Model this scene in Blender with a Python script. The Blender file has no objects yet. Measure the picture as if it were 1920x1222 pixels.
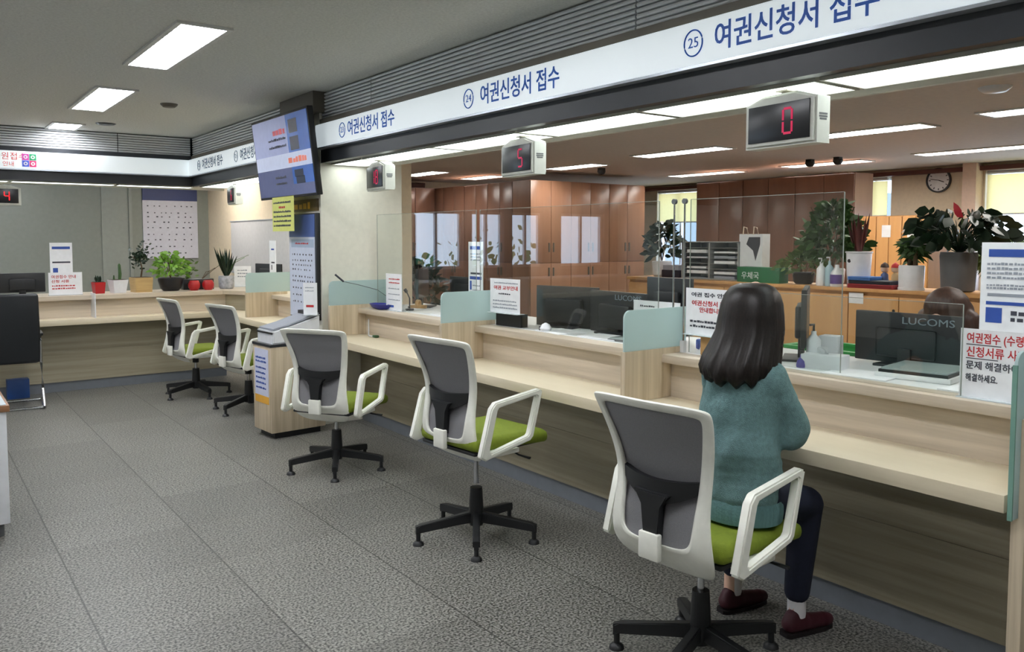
import bpy, bmesh, math, random
from mathutils import Vector, Matrix, Euler
R = math.radians
rnd = random.Random(7)
sc = bpy.context.scene
COL = sc.collection
# ------------------------------------------------------------------ camera, world, exposure
FPX, CY0 = 1540.0, 545.0
YAW, PIT = R(36.511), R(3.641)
cd = bpy.data.cameras.new('camera'); cam = bpy.data.objects.new('camera', cd); COL.objects.link(cam)
cam.location = (0, 0, 1.567); cam.rotation_euler = (R(90) - PIT, 0, -YAW)
cd.sensor_fit = 'HORIZONTAL'; cd.sensor_width = 36; cd.lens = 36 * FPX / 1920
cd.shift_y = -(611 - CY0) / 1920; cd.clip_start = .05; cd.clip_end = 200
sc.camera = cam
sc.view_settings.view_transform = 'Standard'; sc.view_settings.look = 'None'
sc.view_settings.gamma = 1; sc.view_settings.use_curve_mapping = False
sc.view_settings.exposure = 0.0
w = bpy.data.worlds.new('sky'); sc.world = w; w.use_nodes = True
nt = w.node_tree; bg = nt.nodes['Background']
tc = nt.nodes.new('ShaderNodeTexCoord'); sx = nt.nodes.new('ShaderNodeSeparateXYZ')
cr = nt.nodes.new('ShaderNodeValToRGB'); nt.links.new(tc.outputs['Generated'], sx.inputs[0])
nt.links.new(sx.outputs['Z'], cr.inputs[0]); nt.links.new(cr.outputs[0], bg.inputs[0])
cr.color_ramp.elements[0].position = 0.0; cr.color_ramp.elements[0].color = (.62, .76, .95, 1)
cr.color_ramp.elements[1].position = 0.5; cr.color_ramp.elements[1].color = (.25, .5, .95, 1)
bg.inputs[1].default_value = 6.0
CEIL_E, SOFFIT_E, SIGN_E, OFFICE_E = 32.0, 5.0, .48, 30.0

# ------------------------------------------------------------------ materials
def lin(c):
    return tuple(((v/255)/12.92 if v/255 <= .04045 else (((v/255)+.055)/1.055)**2.4) for v in c)
MATS = {}
def mat(name, c, rough=.5, metal=0., emis=0., ecol=None, var=0., vs=(20, 20, 20), bump=0., bs=200., trans=0., coat=0., spec=.5, alpha=1.):
    if name in MATS: return MATS[name]
    m = bpy.data.materials.new(name); m.use_nodes = True; MATS[name] = m
    t = m.node_tree; b = t.nodes['Principled BSDF']; L = t.links
    col = lin(c) + (1,)
    b.inputs['Base Color'].default_value = col; b.inputs['Roughness'].default_value = rough
    b.inputs['Metallic'].default_value = metal; b.inputs['Specular IOR Level'].default_value = spec
    b.inputs['Transmission Weight'].default_value = trans; b.inputs['Coat Weight'].default_value = coat
    b.inputs['Alpha'].default_value = alpha
    if emis: b.inputs['Emission Strength'].default_value = emis; b.inputs['Emission Color'].default_value = lin(ecol or c) + (1,)
    g = t.nodes.new('ShaderNodeTexCoord')
    n = t.nodes.new('ShaderNodeTexNoise'); mp = t.nodes.new('ShaderNodeMapping')
    mp.inputs['Scale'].default_value = vs; n.inputs['Scale'].default_value = 1; n.inputs['Detail'].default_value = 4
    L.new(g.outputs['Object'], mp.inputs[0]); L.new(mp.outputs[0], n.inputs['Vector'])
    v = max(var, .04)
    r = t.nodes.new('ShaderNodeValToRGB')
    r.color_ramp.elements[0].position = .3; r.color_ramp.elements[0].color = tuple(x*(1-v) for x in col[:3]) + (1,)
    r.color_ramp.elements[1].position = .7; r.color_ramp.elements[1].color = tuple(min(1, x*(1+v)) for x in col[:3]) + (1,)
    L.new(n.outputs['Fac'], r.inputs[0]); L.new(r.outputs[0], b.inputs['Base Color'])
    if bump:
        n2 = t.nodes.new('ShaderNodeTexNoise'); n2.inputs['Scale'].default_value = bs; n2.inputs['Detail'].default_value = 3
        L.new(g.outputs['Object'], n2.inputs['Vector'])
        bp = t.nodes.new('ShaderNodeBump'); bp.inputs['Strength'].default_value = bump; bp.inputs['Distance'].default_value = .01
        L.new(n2.outputs['Fac'], bp.inputs['Height']); L.new(bp.outputs[0], b.inputs['Normal'])
    return m
def wood(name, c1, c2, scale, rough=.45):
    m = mat(name, c1, rough); t = m.node_tree; L = t.links; b = t.nodes['Principled BSDF']
    for x in list(b.inputs['Base Color'].links): L.remove(x)
    g = t.nodes.new('ShaderNodeTexCoord'); mp = t.nodes.new('ShaderNodeMapping'); mp.inputs['Scale'].default_value = scale
    n = t.nodes.new('ShaderNodeTexNoise'); n.inputs['Scale'].default_value = 1; n.inputs['Detail'].default_value = 6; n.inputs['Roughness'].default_value = .6; n.inputs['Distortion'].default_value = .4
    r = t.nodes.new('ShaderNodeValToRGB'); r.color_ramp.elements[0].position = .32; r.color_ramp.elements[1].position = .68
    r.color_ramp.elements[0].color = lin(c1) + (1,); r.color_ramp.elements[1].color = lin(c2) + (1,)
    L.new(g.outputs['Object'], mp.inputs[0]); L.new(mp.outputs[0], n.inputs['Vector']); L.new(n.outputs['Fac'], r.inputs[0]); L.new(r.outputs[0], b.inputs['Base Color'])
    return m
M_oakh = wood('light oak laminate, level grain', (184, 170, 150), (214, 200, 180), (.9, .9, 26))
M_oakv = wood('light oak laminate, upright grain', (180, 162, 134), (216, 200, 174), (26, 26, .8))
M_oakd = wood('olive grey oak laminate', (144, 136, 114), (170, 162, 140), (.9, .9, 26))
M_shelf = wood('pale oak laminate shelf', (220, 206, 178), (232, 220, 194), (3, .6, 20), .4)
M_shelfx = wood('pale oak laminate shelf crosswise', (220, 206, 178), (232, 220, 194), (.6, 3, 20), .4)
M_cab = wood('reddish cabinet veneer', (152, 112, 88), (164, 122, 96), (8, 8, 1.2), .3)
M_cabo = wood('orange cabinet veneer', (202, 150, 92), (216, 164, 104), (9, 9, 1.0), .38)
M_kick = mat('grey vinyl kick plate', (112, 117, 124), .5)
M_white = mat('white laminate', (232, 233, 232), .35)
M_wallw = mat('cream painted wall', (225, 222, 208), .7, bump=.05, bs=300)
M_wallg = mat('grey green painted wall', (130, 134, 127), .6, bump=.05)
M_wallb = mat('warm beige painted wall', (222, 206, 180), .7)
M_ceil = mat('grey textured ceiling board', (212, 213, 208), .9, var=.1, vs=(60, 60, 60), bump=.5, bs=90)
M_ceilo = mat('office ceiling board', (212, 200, 188), .9, bump=.2, bs=90)
M_alu = mat('brushed aluminium slats', (222, 225, 229), .34, .1)
M_dark = mat('dark anthracite metal', (42, 45, 50), .4)
M_brown = mat('grey brown painted beam', (98, 92, 82), .5)
M_black = mat('black plastic', (24, 25, 27), .45)
M_black2 = mat('black monitor shell', (27, 29, 31), .5, var=.05)
M_screen = mat('dark glossy screen', (22, 23, 28), .3)
M_chairw = mat('ivory white chair plastic', (240, 240, 229), .35)
M_mesh = mat('grey mesh fabric', (132, 131, 135), .8, var=.12, vs=(400, 400, 400), bump=.4, bs=600)
M_green = mat('olive green seat fabric', (122, 138, 34), .85, var=.08, vs=(60, 60, 60), bump=.3, bs=500)
M_chrome = mat('chrome steel', (200, 202, 205), .15, 1)
M_soil = mat('potting soil', (60, 44, 32), .95, var=.3)
M_paper = mat('white paper', (240, 241, 243), .6)
M_blue = mat('printed blue ink', (44, 78, 160), .6)
M_signblue = mat('sign letter blue', (34, 84, 170), .5, emis=.12)
M_red = mat('printed red ink', (190, 44, 48), .6)
M_ink = mat('printed dark ink', (60, 62, 72), .6)
M_inkg = mat('printed grey ink', (150, 155, 165), .6)
M_led = mat('red number diodes', (150, 20, 60), .5, emis=.5, ecol=(235, 25, 90))
M_ledr = mat('bright red number diodes', (250, 30, 40), .5, emis=1.2, ecol=(250, 30, 40))
M_leaf = mat('green leaves', (52, 84, 36), .5, var=.35, vs=(15, 15, 15))
M_leafd = mat('dark green leaves', (26, 48, 30), .4, var=.3, vs=(15, 15, 15))
M_leafl = mat('bright lime leaves', (120, 165, 60), .5, var=.3, vs=(25, 25, 25))
M_leafm = mat('soft green leaves', (92, 118, 62), .55, var=.3, vs=(15, 15, 15))
M_leafr = mat('reddish striped leaves', (92, 48, 44), .5, var=.35, vs=(30, 30, 4))
M_stem = mat('brown stems', (88, 70, 48), .8)
M_potr = mat('red glazed pot', (176, 30, 36), .3)
M_potw = mat('white ceramic pot', (228, 230, 234), .3)
M_potg = mat('grey ceramic pot', (92, 94, 96), .5)
M_pott = wood('tan bamboo pot', (176, 146, 96), (200, 170, 116), (4, 4, 60))
M_potk = mat('black plastic pot', (26, 26, 30), .35)
M_frost = None
def glassmat(name, c, rough, alpha_mix, spec=.5):
    m = bpy.data.materials.new(name); m.use_nodes = True; t = m.node_tree; L = t.links
    for n in list(t.nodes): t.nodes.remove(n)
    o = t.nodes.new('ShaderNodeOutputMaterial'); tr = t.nodes.new('ShaderNodeBsdfTransparent'); gl = t.nodes.new('ShaderNodeBsdfGlossy')
    gl.inputs['Roughness'].default_value = rough; gl.inputs['Color'].default_value = (1, 1, 1, 1)
    tr.inputs['Color'].default_value = lin(c) + (1,)
    lw = t.nodes.new('ShaderNodeLayerWeight'); lw.inputs['Blend'].default_value = .5
    pw = t.nodes.new('ShaderNodeMath'); pw.operation = 'POWER'; pw.inputs[1].default_value = 5; L.new(lw.outputs['Facing'], pw.inputs[0])
    f = t.nodes.new('ShaderNodeMath'); f.operation = 'MULTIPLY_ADD'; f.inputs[1].default_value = .9; f.inputs[2].default_value = .04; L.new(pw.outputs[0], f.inputs[0])
    mx = t.nodes.new('ShaderNodeMixShader'); L.new(f.outputs[0], mx.inputs[0]); L.new(tr.outputs[0], mx.inputs[1]); L.new(gl.outputs[0], mx.inputs[2])
    last = mx
    if alpha_mix:
        df = t.nodes.new('ShaderNodeBsdfTranslucent'); df.inputs[0].default_value = lin((214, 232, 232)) + (1,)
        d2 = t.nodes.new('ShaderNodeBsdfDiffuse'); d2.inputs[0].default_value = lin((206, 224, 224)) + (1,)
        ms = t.nodes.new('ShaderNodeMixShader'); ms.inputs[0].default_value = .6; L.new(df.outputs[0], ms.inputs[1]); L.new(d2.outputs[0], ms.inputs[2])
        m2 = t.nodes.new('ShaderNodeMixShader'); m2.inputs[0].default_value = alpha_mix; L.new(mx.outputs[0], m2.inputs[1]); L.new(ms.outputs[0], m2.inputs[2]); last = m2
    L.new(last.outputs[0], o.inputs[0]); return m
M_glass = glassmat('clear partition glass', (250, 252, 251), .0, 0)
M_frost = glassmat('frosted greenish glass', (222, 236, 234), .25, .78)
M_gedge = mat('green glass edge', (120, 160, 146), .2)

def floor_mat():
    m = mat('speckled granite floor tiles', (150, 147, 138), .28); t = m.node_tree; L = t.links; b = t.nodes['Principled BSDF']
    for x in list(b.inputs['Base Color'].links): L.remove(x)
    N = t.nodes.new
    g = N('ShaderNodeTexCoord'); s = N('ShaderNodeSeparateXYZ'); L.new(g.outputs['Object'], s.inputs[0])
    def ma(op, a, bb, c=None):
        n = N('ShaderNodeMath'); n.operation = op
        for i, v in enumerate((a, bb, c)):
            if v is None: continue
            if isinstance(v, (int, float)): n.inputs[i].default_value = v
            else: L.new(v, n.inputs[i])
        return n.outputs[0]
    u = ma('DIVIDE', ma('SUBTRACT', s.outputs['X'], .566-6.28), .628); v = ma('DIVIDE', ma('SUBTRACT', s.outputs['Y'], 3.395-12.0), .6)
    fu = ma('FRACT', u, 0); fv = ma('FRACT', v, 0)
    # distance to groove
    du = ma('MINIMUM', fu, ma('SUBTRACT', 1.0, fu)); dv = ma('MINIMUM', fv, ma('SUBTRACT', 1.0, fv))
    lu = ma('LESS_THAN', du, .006); lv = ma('LESS_THAN', dv, .0035)
    cb = N('ShaderNodeCombineXYZ'); L.new(ma('FLOOR', u, 0), cb.inputs[0]); L.new(ma('FLOOR', v, 0), cb.inputs[1])
    wn = N('ShaderNodeTexWhiteNoise'); L.new(cb.outputs[0], wn.inputs['Vector'])
    sp = N('ShaderNodeTexNoise'); sp.inputs['Scale'].default_value = 95; sp.inputs['Detail'].default_value = 2; L.new(g.outputs['Object'], sp.inputs['Vector'])
    r = N('ShaderNodeValToRGB'); e = r.color_ramp.elements
    e[0].position = .38; e[0].color = lin((48, 48, 46)) + (1,); e[1].position = .62; e[1].color = lin((156, 154, 147)) + (1,)
    x = r.color_ramp.elements.new(.48); x.color = lin((113, 112, 106)) + (1,)
    L.new(sp.outputs['Fac'], r.inputs[0])
    lo = N('ShaderNodeTexNoise'); lo.inputs['Scale'].default_value = 1.3; lo.inputs['Detail'].default_value = 3; L.new(g.outputs['Object'], lo.inputs['Vector'])
    k = ma('ADD', ma('MULTIPLY', wn.outputs['Value'], .20), ma('ADD', ma('MULTIPLY', lo.outputs['Fac'], .24), .68))
    k = ma('MULTIPLY', k, ma('SUBTRACT', 1.0, ma('MULTIPLY', lu, .62))); k = ma('MULTIPLY', k, ma('SUBTRACT', 1.0, ma('MULTIPLY', lv, .22)))
    vm = N('ShaderNodeVectorMath'); vm.operation = 'SCALE'; L.new(r.outputs[0], vm.inputs[0]); L.new(k, vm.inputs['Scale']); L.new(vm.outputs[0], b.inputs['Base Color'])
    L.new(ma('ADD', ma('MULTIPLY', sp.outputs['Fac'], .25), .30), b.inputs['Roughness'])
    return m
M_floor = floor_mat()

# ------------------------------------------------------------------ builders
class G:
    def __init__(s): s.bm = bmesh.new(); s.mi = 0
    def _t(s, n0, f0, M):
        s.bm.verts.ensure_lookup_table(); s.bm.faces.ensure_lookup_table()
        if M is not None: bmesh.ops.transform(s.bm, matrix=M, verts=s.bm.verts[n0:])
        for f in s.bm.faces[f0:]: f.material_index = s.mi
    def mark(s): return len(s.bm.verts), len(s.bm.faces)
    def box(s, x0, x1, y0, y1, z0, z1, M=None, bev=0, seg=2):
        n, f = s.mark()
        r = bmesh.ops.create_cube(s.bm, size=1)
        for v in r['verts']: v.co = Vector(((x0+x1)/2 + v.co.x*(x1-x0), (y0+y1)/2 + v.co.y*(y1-y0), (z0+z1)/2 + v.co.z*(z1-z0)))
        if bev:
            es = list({e for v in r['verts'] for e in v.link_edges})
            bmesh.ops.bevel(s.bm, geom=es, offset=bev, segments=seg, affect='EDGES', profile=.5)
        s._t(n, f, M); return s
    def prism(s, poly, a0, a1, axis='z', M=None, bev=0):
        n, f = s.mark()
        def mk(p, a): return Vector((p[0], p[1], a)) if axis == 'z' else (Vector((p[0], a, p[1])) if axis == 'y' else Vector((a, p[0], p[1])))
        lo = [s.bm.verts.new(mk(p, a0)) for p in poly]; hi = [s.bm.verts.new(mk(p, a1)) for p in poly]
        k = len(poly)
        fs = [s.bm.faces.new(lo[::-1]), s.bm.faces.new(hi)]
        for i in range(k): fs.append(s.bm.faces.new((lo[i], lo[(i+1) % k], hi[(i+1) % k], hi[i])))
        if bev: bmesh.ops.bevel(s.bm, geom=list(fs[0].edges)+list(fs[1].edges), offset=bev, segments=2, affect='EDGES')
        bmesh.ops.recalc_face_normals(s.bm, faces=[x for x in s.bm.faces])
        s._t(n, f, M); return s
    def tube(s, pts, r, n=10, closed=False, M=None, sq=1.0):
        n0, f0 = s.mark(); pts = [Vector(p) for p in pts]; k = len(pts)
        rr = r if isinstance(r, (list, tuple)) else [r]*k
        rings = []; up = Vector((0, 0, 1))
        for i, p in enumerate(pts):
            a = pts[i-1] if (i > 0 or closed) else p; b = pts[(i+1) % k] if (i < k-1 or closed) else p
            d = (b-a).normalized() if (b-a).length > 1e-9 else Vector((0, 0, 1))
            q = up if abs(d.dot(up)) < .95 else Vector((0, 1, 0))
            u = d.cross(q).normalized(); v = u.cross(d).normalized()
            rings.append([s.bm.verts.new(p + u*math.cos(2*math.pi*j/n)*rr[i] + v*math.sin(2*math.pi*j/n)*rr[i]*sq) for j in range(n)])
        for i in range(k if closed else k-1):
            A, B = rings[i], rings[(i+1) % k]
            for j in range(n): s.bm.faces.new((A[j], A[(j+1) % n], B[(j+1) % n], B[j]))
        if not closed: s.bm.faces.new(rings[0][::-1]); s.bm.faces.new(rings[-1])
        s._t(n0, f0, M); return s
    def lathe(s, prof, n=24, M=None, c=(0, 0), ring=False):
        n0, f0 = s.mark(); rings = []
        for r, z in prof:
            rings.append([s.bm.verts.new((c[0]+max(r, 1e-4)*math.cos(2*math.pi*j/n), c[1]+max(r, 1e-4)*math.sin(2*math.pi*j/n), z)) for j in range(n)])
        for A, B in zip(rings, rings[1:]):
            for j in range(n): s.bm.faces.new((A[j], A[(j+1) % n], B[(j+1) % n], B[j]))
        if ring:
            for j in range(n): s.bm.faces.new((rings[-1][j], rings[-1][(j+1) % n], rings[0][(j+1) % n], rings[0][j]))
        else: s.bm.faces.new(rings[0][::-1]); s.bm.faces.new(rings[-1])
        s._t(n0, f0, M); return s
    def quad(s, a, b, c, d, M=None):
        n, f = s.mark(); s.bm.faces.new([s.bm.verts.new(p) for p in (a, b, c, d)]); s._t(n, f, M); return s
    def leaf(s, base, tip, w, bend=.0, side=None):
        n, f = s.mark(); base = Vector(base); tip = Vector(tip); d = tip-base
        q = side or Vector((rnd.uniform(-1, 1), rnd.uniform(-1, 1), rnd.uniform(-.3, .3)))
        u = d.cross(q); u = u.normalized() if u.length > 1e-6 else Vector((1, 0, 0)); dn = Vector((0, 0, -bend))
        P = [(0, .15), (.35, 1), (.7, .75)]
        L_, R_ = [], []
        for t_, ww in P:
            c = base+d*t_+dn*t_*t_ + u.cross(d).normalized()*0
            L_.append(s.bm.verts.new(c+u*w*ww/2)); R_.append(s.bm.verts.new(c-u*w*ww/2))
        e = s.bm.verts.new(tip+dn)
        s.bm.faces.new((L_[0], L_[1], R_[1], R_[0])); s.bm.faces.new((L_[1], L_[2], R_[2], R_[1])); s.bm.faces.new((L_[2], e, R_[2]))
        s._t(n, f, None); return s
    def mesh(s, name, mats, angle=40):
        me = bpy.data.meshes.new(name); s.bm.to_mesh(me); s.bm.free()
        for m in (mats if isinstance(mats, (list, tuple)) else [mats]): me.materials.append(m)
        me.polygons.foreach_set('use_smooth', [True]*len(me.polygons)); me.set_sharp_from_angle(angle=R(angle)); me.update()
        return me
def link(name, me, parent=None, loc=(0, 0, 0), rot=(0, 0, 0)):
    o = bpy.data.objects.new(name, me); COL.objects.link(o); o.location = loc; o.rotation_euler = rot
    if parent: o.parent = parent
    return o
def tag(o, label=None, cat=None, group=None, kind=None):
    if label: o['label'] = label
    if cat: o['category'] = cat
    if group: o['group'] = group
    if kind: o['kind'] = kind
    return o
def thing(name, label, cat, loc=(0, 0, 0), rz=0, group=None):
    return tag(link(name, None, None, loc, (0, 0, rz)), label, cat, group)
def part(name, g, m, parent, loc=(0, 0, 0), rot=(0, 0, 0), label=None, angle=40):
    o = link(name, g.mesh(name, m, angle), parent, loc, rot)
    if label: o['label'] = label
    return o
def single(name, g, m, label, cat, loc=(0, 0, 0), rz=0, group=None):
    return tag(link(name, g.mesh(name, m), None, loc, (0, 0, rz)), label, cat, group)
def struct(name, g, m): return tag(link(name, g.mesh(name, m)), None, None, None, 'structure')
def bx(*a, **k): return G().box(*a, **k)
def copy_tree(o, parent=None):
    c = o.copy(); COL.objects.link(c)
    if parent: c.parent = parent
    for ch in list(o.children): copy_tree(ch, c)
    return c
def text_mesh(body, size, m, ext=.001, bold=0., align='LEFT', sx=1.0):
    cu = bpy.data.curves.new('t', 'FONT'); cu.body = body; cu.size = size; cu.extrude = ext; cu.offset = bold
    cu.align_x = align; cu.align_y = 'CENTER'; cu.resolution_u = 3
    o = bpy.data.objects.new('t', cu); COL.objects.link(o); bpy.context.view_layer.update()
    me = bpy.data.meshes.new_from_object(o.evaluated_get(bpy.context.evaluated_depsgraph_get()))
    bpy.data.objects.remove(o); bpy.data.curves.remove(cu)
    me.materials.clear(); me.materials.append(m); me.transform(Matrix.Diagonal((sx, 1, 1, 1))); return me
FX = Matrix(((0, 0, -1, 0), (-1, 0, 0, 0), (0, 1, 0, 0), (0, 0, 0, 1)))   # local x -> -Y, y -> Z, normal -> -X
FXe = FX.to_euler()
FYe = (R(90), 0, 0)                                                          # local x -> +X, y -> Z, normal -> -Y
def letters(body, size, m, parent, loc, rot, name='lettering', **k):
    return link(name, text_mesh(body, size, m, **k), parent, loc, rot)
def scribble(g, x0, x1, ys, h, cells=None, d=.0015, gap=.35):
    """rows of short ink marks (unreadable small print) on local plane, normal +z"""
    for y in ys:
        x = x0
        while x < x1:
            l = h*rnd.uniform(.7, 1.6)
            if x+l > x1: break
            g.box(x, x+l, y-h/2, y+h/2*rnd.uniform(.3, 1), 0, d); x += l+h*gap*rnd.uniform(.5, 1.6)
    return g

def blend(name, pieces, voxel, m, parent=None, smooth=6, fn=None):
    bm = bmesh.new()
    def sph(c, r, sc_=(1, 1, 1), rot=None):
        M = Matrix.Translation(c) @ ((rot or Matrix.Identity(4))) @ Matrix.Diagonal((r*sc_[0], r*sc_[1], r*sc_[2], 1))
        bmesh.ops.create_icosphere(bm, subdivisions=2, radius=1, matrix=M)
    for p in pieces:
        if p[0] == 'c':
            a, b, ra, rb = Vector(p[1]), Vector(p[2]), p[3], p[4]; sc_ = p[5] if len(p) > 5 else (1, 1, 1)
            n = max(2, int((b-a).length/(min(ra, rb)*.3))+1)
            for i in range(n+1):
                t = i/n; sph(a.lerp(b, t), ra+(rb-ra)*t, sc_)
        else:
            sph(Vector(p[1]), 1, p[2], Euler(p[3]).to_matrix().to_4x4() if len(p) > 3 else None)
    me = bpy.data.meshes.new(name); bm.to_mesh(me); bm.free()
    o = bpy.data.objects.new(name, me); COL.objects.link(o)
    md = o.modifiers.new('r', 'REMESH'); md.mode = 'VOXEL'; md.voxel_size = voxel
    s2 = o.modifiers.new('s', 'SMOOTH'); s2.iterations = smooth; s2.factor = .6
    bpy.context.view_layer.update()
    m2 = bpy.data.meshes.new_from_object(o.evaluated_get(bpy.context.evaluated_depsgraph_get())); m2.name = name
    bpy.data.objects.remove(o); bpy.data.meshes.remove(me)
    if fn:
        for v in m2.vertices: v.co = fn(v.co)
    m2.materials.clear(); m2.materials.append(m)
    m2.polygons.foreach_set('use_smooth', [True]*len(m2.polygons))
    return link(name, m2, parent)

# ------------------------------------------------------------------ room shell
H, HO = 2.765, 2.6
PX = 3.14            # plane of the counter fronts
struct('floor', bx(-6, 13, -4, 13.5, -.1, 0), M_floor)
struct('ceiling', bx(-6, 2.86, -4, 13.2, H, H+.1), M_ceil)
struct('ceiling_office', bx(2.86, 12.3, -4, 13.2, HO, HO+.1), M_ceilo)
M_louvbeam = M_brown
# lobby side walls behind the viewer, with tall windows in the left one
def wall_with_holes(name, m, x0, x1, y0, y1, z1, holes):
    g = G(); ys = y0
    for (a, b, c, d) in holes:
        g.box(x0, x1, ys, a, 0, z1); g.box(x0, x1, a, b, 0, c); g.box(x0, x1, a, b, d, z1); ys = b
    g.box(x0, x1, ys, y1, 0, z1); return struct(name, g, m)
struct('wall_left', bx(-6.2, -6, -4, 13.2, 0, H), M_wallw)
FW = [(-5.6, -4.4), (-3.9, -3.15), (-2.95, -2.2), (-2.0, -.9)]
g = G(); xx = -6.2
for (a, b) in FW:
    g.box(xx, a, 13.0, 13.2, 0, H); g.box(a, b, 13.0, 13.2, 0, 1.0); g.box(a, b, 13.0, 13.2, 2.08, H); xx = b
g.box(xx, 3.8, 13.0, 13.2, 0, H); struct('wall_far', g, M_wallg)
for i, (a, b) in enumerate(FW):
    g = bx(a, a+.05, 13.07, 13.13, 1.0, 2.08).box(b-.05, b, 13.07, 13.13, 1.0, 2.08).box((a+b)/2-.025, (a+b)/2+.025, 13.07, 13.13, 1.0, 2.08).box(a, b, 13.07, 13.13, 1.0, 1.05).box(a, b, 13.07, 13.13, 2.03, 2.08)
    struct('window_%d' % (i+10), g, M_white)
struct('wall_rear', bx(-6.2, 12.3, -4.2, -4, 0, H), M_wallw)
g = bx(3.8, 4.0, 7.05, 13.2, 0, HO); struct('wall_side', g, M_wallb)
struct('wall_office_far', bx(4.0, 12.3, 13.0, 13.2, 0, HO), M_wallb)
wall_with_holes('wall_right', M_wallb, 12.0, 12.25, -4, 13.0, HO, [(3.2, 5.27, .9, 2.5), (6.6, 7.18, .9, 2.5), (10.3, 11.4, .9, 2.5)])
for i, (a, b) in enumerate(((3.2, 5.27), (6.6, 7.18), (10.3, 11.4))):
    g = G()
    g.box(12.08, 12.14, a, a+.05, .9, 2.5); g.box(12.08, 12.14, b-.05, b, .9, 2.5); g.box(12.08, 12.14, a, b, .9, .95); g.box(12.08, 12.14, a, b, 2.45, 2.5)
    g.box(12.08, 12.14, (a+b)/2-.02, (a+b)/2+.02, .9, 2.5)
    struct('window_%d' % (i+4), g, M_white)
M_rose = mat('pinkish cream pilaster paint', (236, 208, 188), .6)
struct('trim_1', bx(11.8, 12.0, 5.3, 5.48, 0, HO).box(11.8, 12.0, 7.2, 7.46, 0, HO), M_rose)
struct('trim_2', bx(11.9, 12.0, -4, 13, 2.5, 2.56), mat('dark red picture rail', (96, 50, 40), .5))
struct('trim_3', bx(4.0, 7.6, 12.9, 13.0, 2.46, 2.56), MATS['dark red picture rail'])
# pillar
PY0, PY1 = 6.45, 7.06
struct('wall_pillar', bx(2.8, 3.56, PY0, PY1, 0, HO), M_wallw)
struct('trim_4', bx(2.72, 3.56, PY0-.06, PY1+.06, 2.60, H), M_brown)
# fascia bands : dark beam, grey beam, louvre
def louver(name, x0, x1, y0, y1, z0, z1, along):
    g = G(); n = 8; dz = (z1-z0)/n
    for i in range(n):
        za = z0+i*dz
        poly = [(-.002, za), (-.010, za+dz*.06), (-.014, za+dz*.40), (-.010, za+dz*.74), (0, za+dz*.80), (.012, za+dz*.80), (.012, za)]
        poly2 = [(0, za+dz*.8), (.012, za+dz*.8), (.012, za+dz), (.008, za+dz)]
        if along == 'y':
            g.prism([(x0+p[0], p[1]) for p in poly], y0, y1, 'y')
        else:
            g.prism([(y0+p[0], p[1]) for p in poly], x0, x1, 'x')
    return struct(name, g, M_alu)
FZ0, FZ1, SZ1, LZ0 = 2.19, 2.30, 2.50, 2.545
FY = 10.22
k = 5
segs = [(-3.9, -2.75), (-2.74, .05), (.06, 2.82), (2.83, 5.55), (5.56, PY0-.01)]
for (a, b) in segs: louver('trim_%d' % k, 2.83, 0, a, b, LZ0, H-.004, 'y'); k += 1
louver('trim_%d' % k, 2.83, 0, PY1, FY, LZ0, H-.004, 'y'); k += 1
for (a, b) in ((-5.9, -2.0), (-1.99, 2.0), (2.01, 2.80)):
    louver('trim_%d' % k, a, b, FY+.03, 0, LZ0, H-.004, 'x'); k += 1
struct('trim_%d' % k, bx(2.855, 2.9, -3.9, PY0, LZ0, H).box(2.855, 2.9, PY1, FY+.05, LZ0, H).box(-5.9, 2.9, FY+.055, FY+.1, LZ0, H), M_dark); k += 1
struct('trim_%d' % k, bx(2.80, 2.9, -3.9, PY0, SZ1, LZ0).box(2.80, 2.9, PY1, FY, SZ1, LZ0), M_brown); k += 1
struct('trim_%d' % k, bx(-5.9, 2.9, FY, FY+.1, SZ1, LZ0), M_dark); k += 1
struct('trim_%d' % k, bx(2.805, 2.87, -3.9, PY0, FZ0, FZ1).box(2.805, 2.87, PY1, FY, FZ0, FZ1).box(-5.9, 2.87, FY+.005, FY+.07, FZ0, FZ1), M_dark); k += 1
# soffit over the counters
SX1 = 3.36
struct('ceiling_soffit', bx(2.87, SX1, -3.9, PY0, FZ0+.02, FZ0+.1).box(SX1-.03, SX1, -3.9, PY0, FZ0-.01, HO).box(2.87, SX1, PY1, FY+.6, FZ0+.02, FZ0+.1)
       .box(-5.9, 2.87, FY+.07, FY+.6, FZ0+.02, FZ0+.1).box(-5.9, SX1, FY+.57, FY+.6, FZ0-.01, H), mat('white painted soffit', (225, 222, 212), .6))
M_lamp = mat('white luminous diffuser', (255, 255, 250), .5, emis=SOFFIT_E, ecol=(236, 246, 246))
def soffit_lamp(x0, x1, y0, y1, label):
    t = thing('soffit_light_panel', label, 'ceiling light', ((x0+x1)/2, (y0+y1)/2, FZ0-.012), 0, 'luminous panels under the sign beam')
    hx, hy = (x1-x0)/2, (y1-y0)/2
    part('diffuser', bx(-hx+.012, hx-.012, -hy+.012, hy-.012, .004, .03), M_lamp, t)
    g = bx(-hx, -hx+.012, -hy, hy, 0, .032).box(hx-.012, hx, -hy, hy, 0, .032).box(-hx+.012, hx-.012, -hy, -hy+.012, 0, .032).box(-hx+.012, hx-.012, hy-.012, hy, 0, .032)
    part('frame', g, mat('pale metal lamp frame', (190, 190, 180), .4), t)
ys = [-1.0, -.05, .93, 1.90, 2.88, 3.86, 4.84, 5.86, 6.44]
where = ['first luminous soffit panel at the near end of the beam', 'second luminous soffit panel from the near end', 'luminous soffit panel over the near glass screen by the right post', 'luminous soffit panel over the seated woman', 'luminous soffit panel just right of the display showing 5',
         'luminous soffit panel left of the display showing 5', 'luminous soffit panel right of the display by the pillar', 'short luminous soffit panel against the cream pillar']
for a, b, l in zip(ys, ys[1:], where): soffit_lamp(2.885, 3.20, a+.01, b-.01, l)
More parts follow.
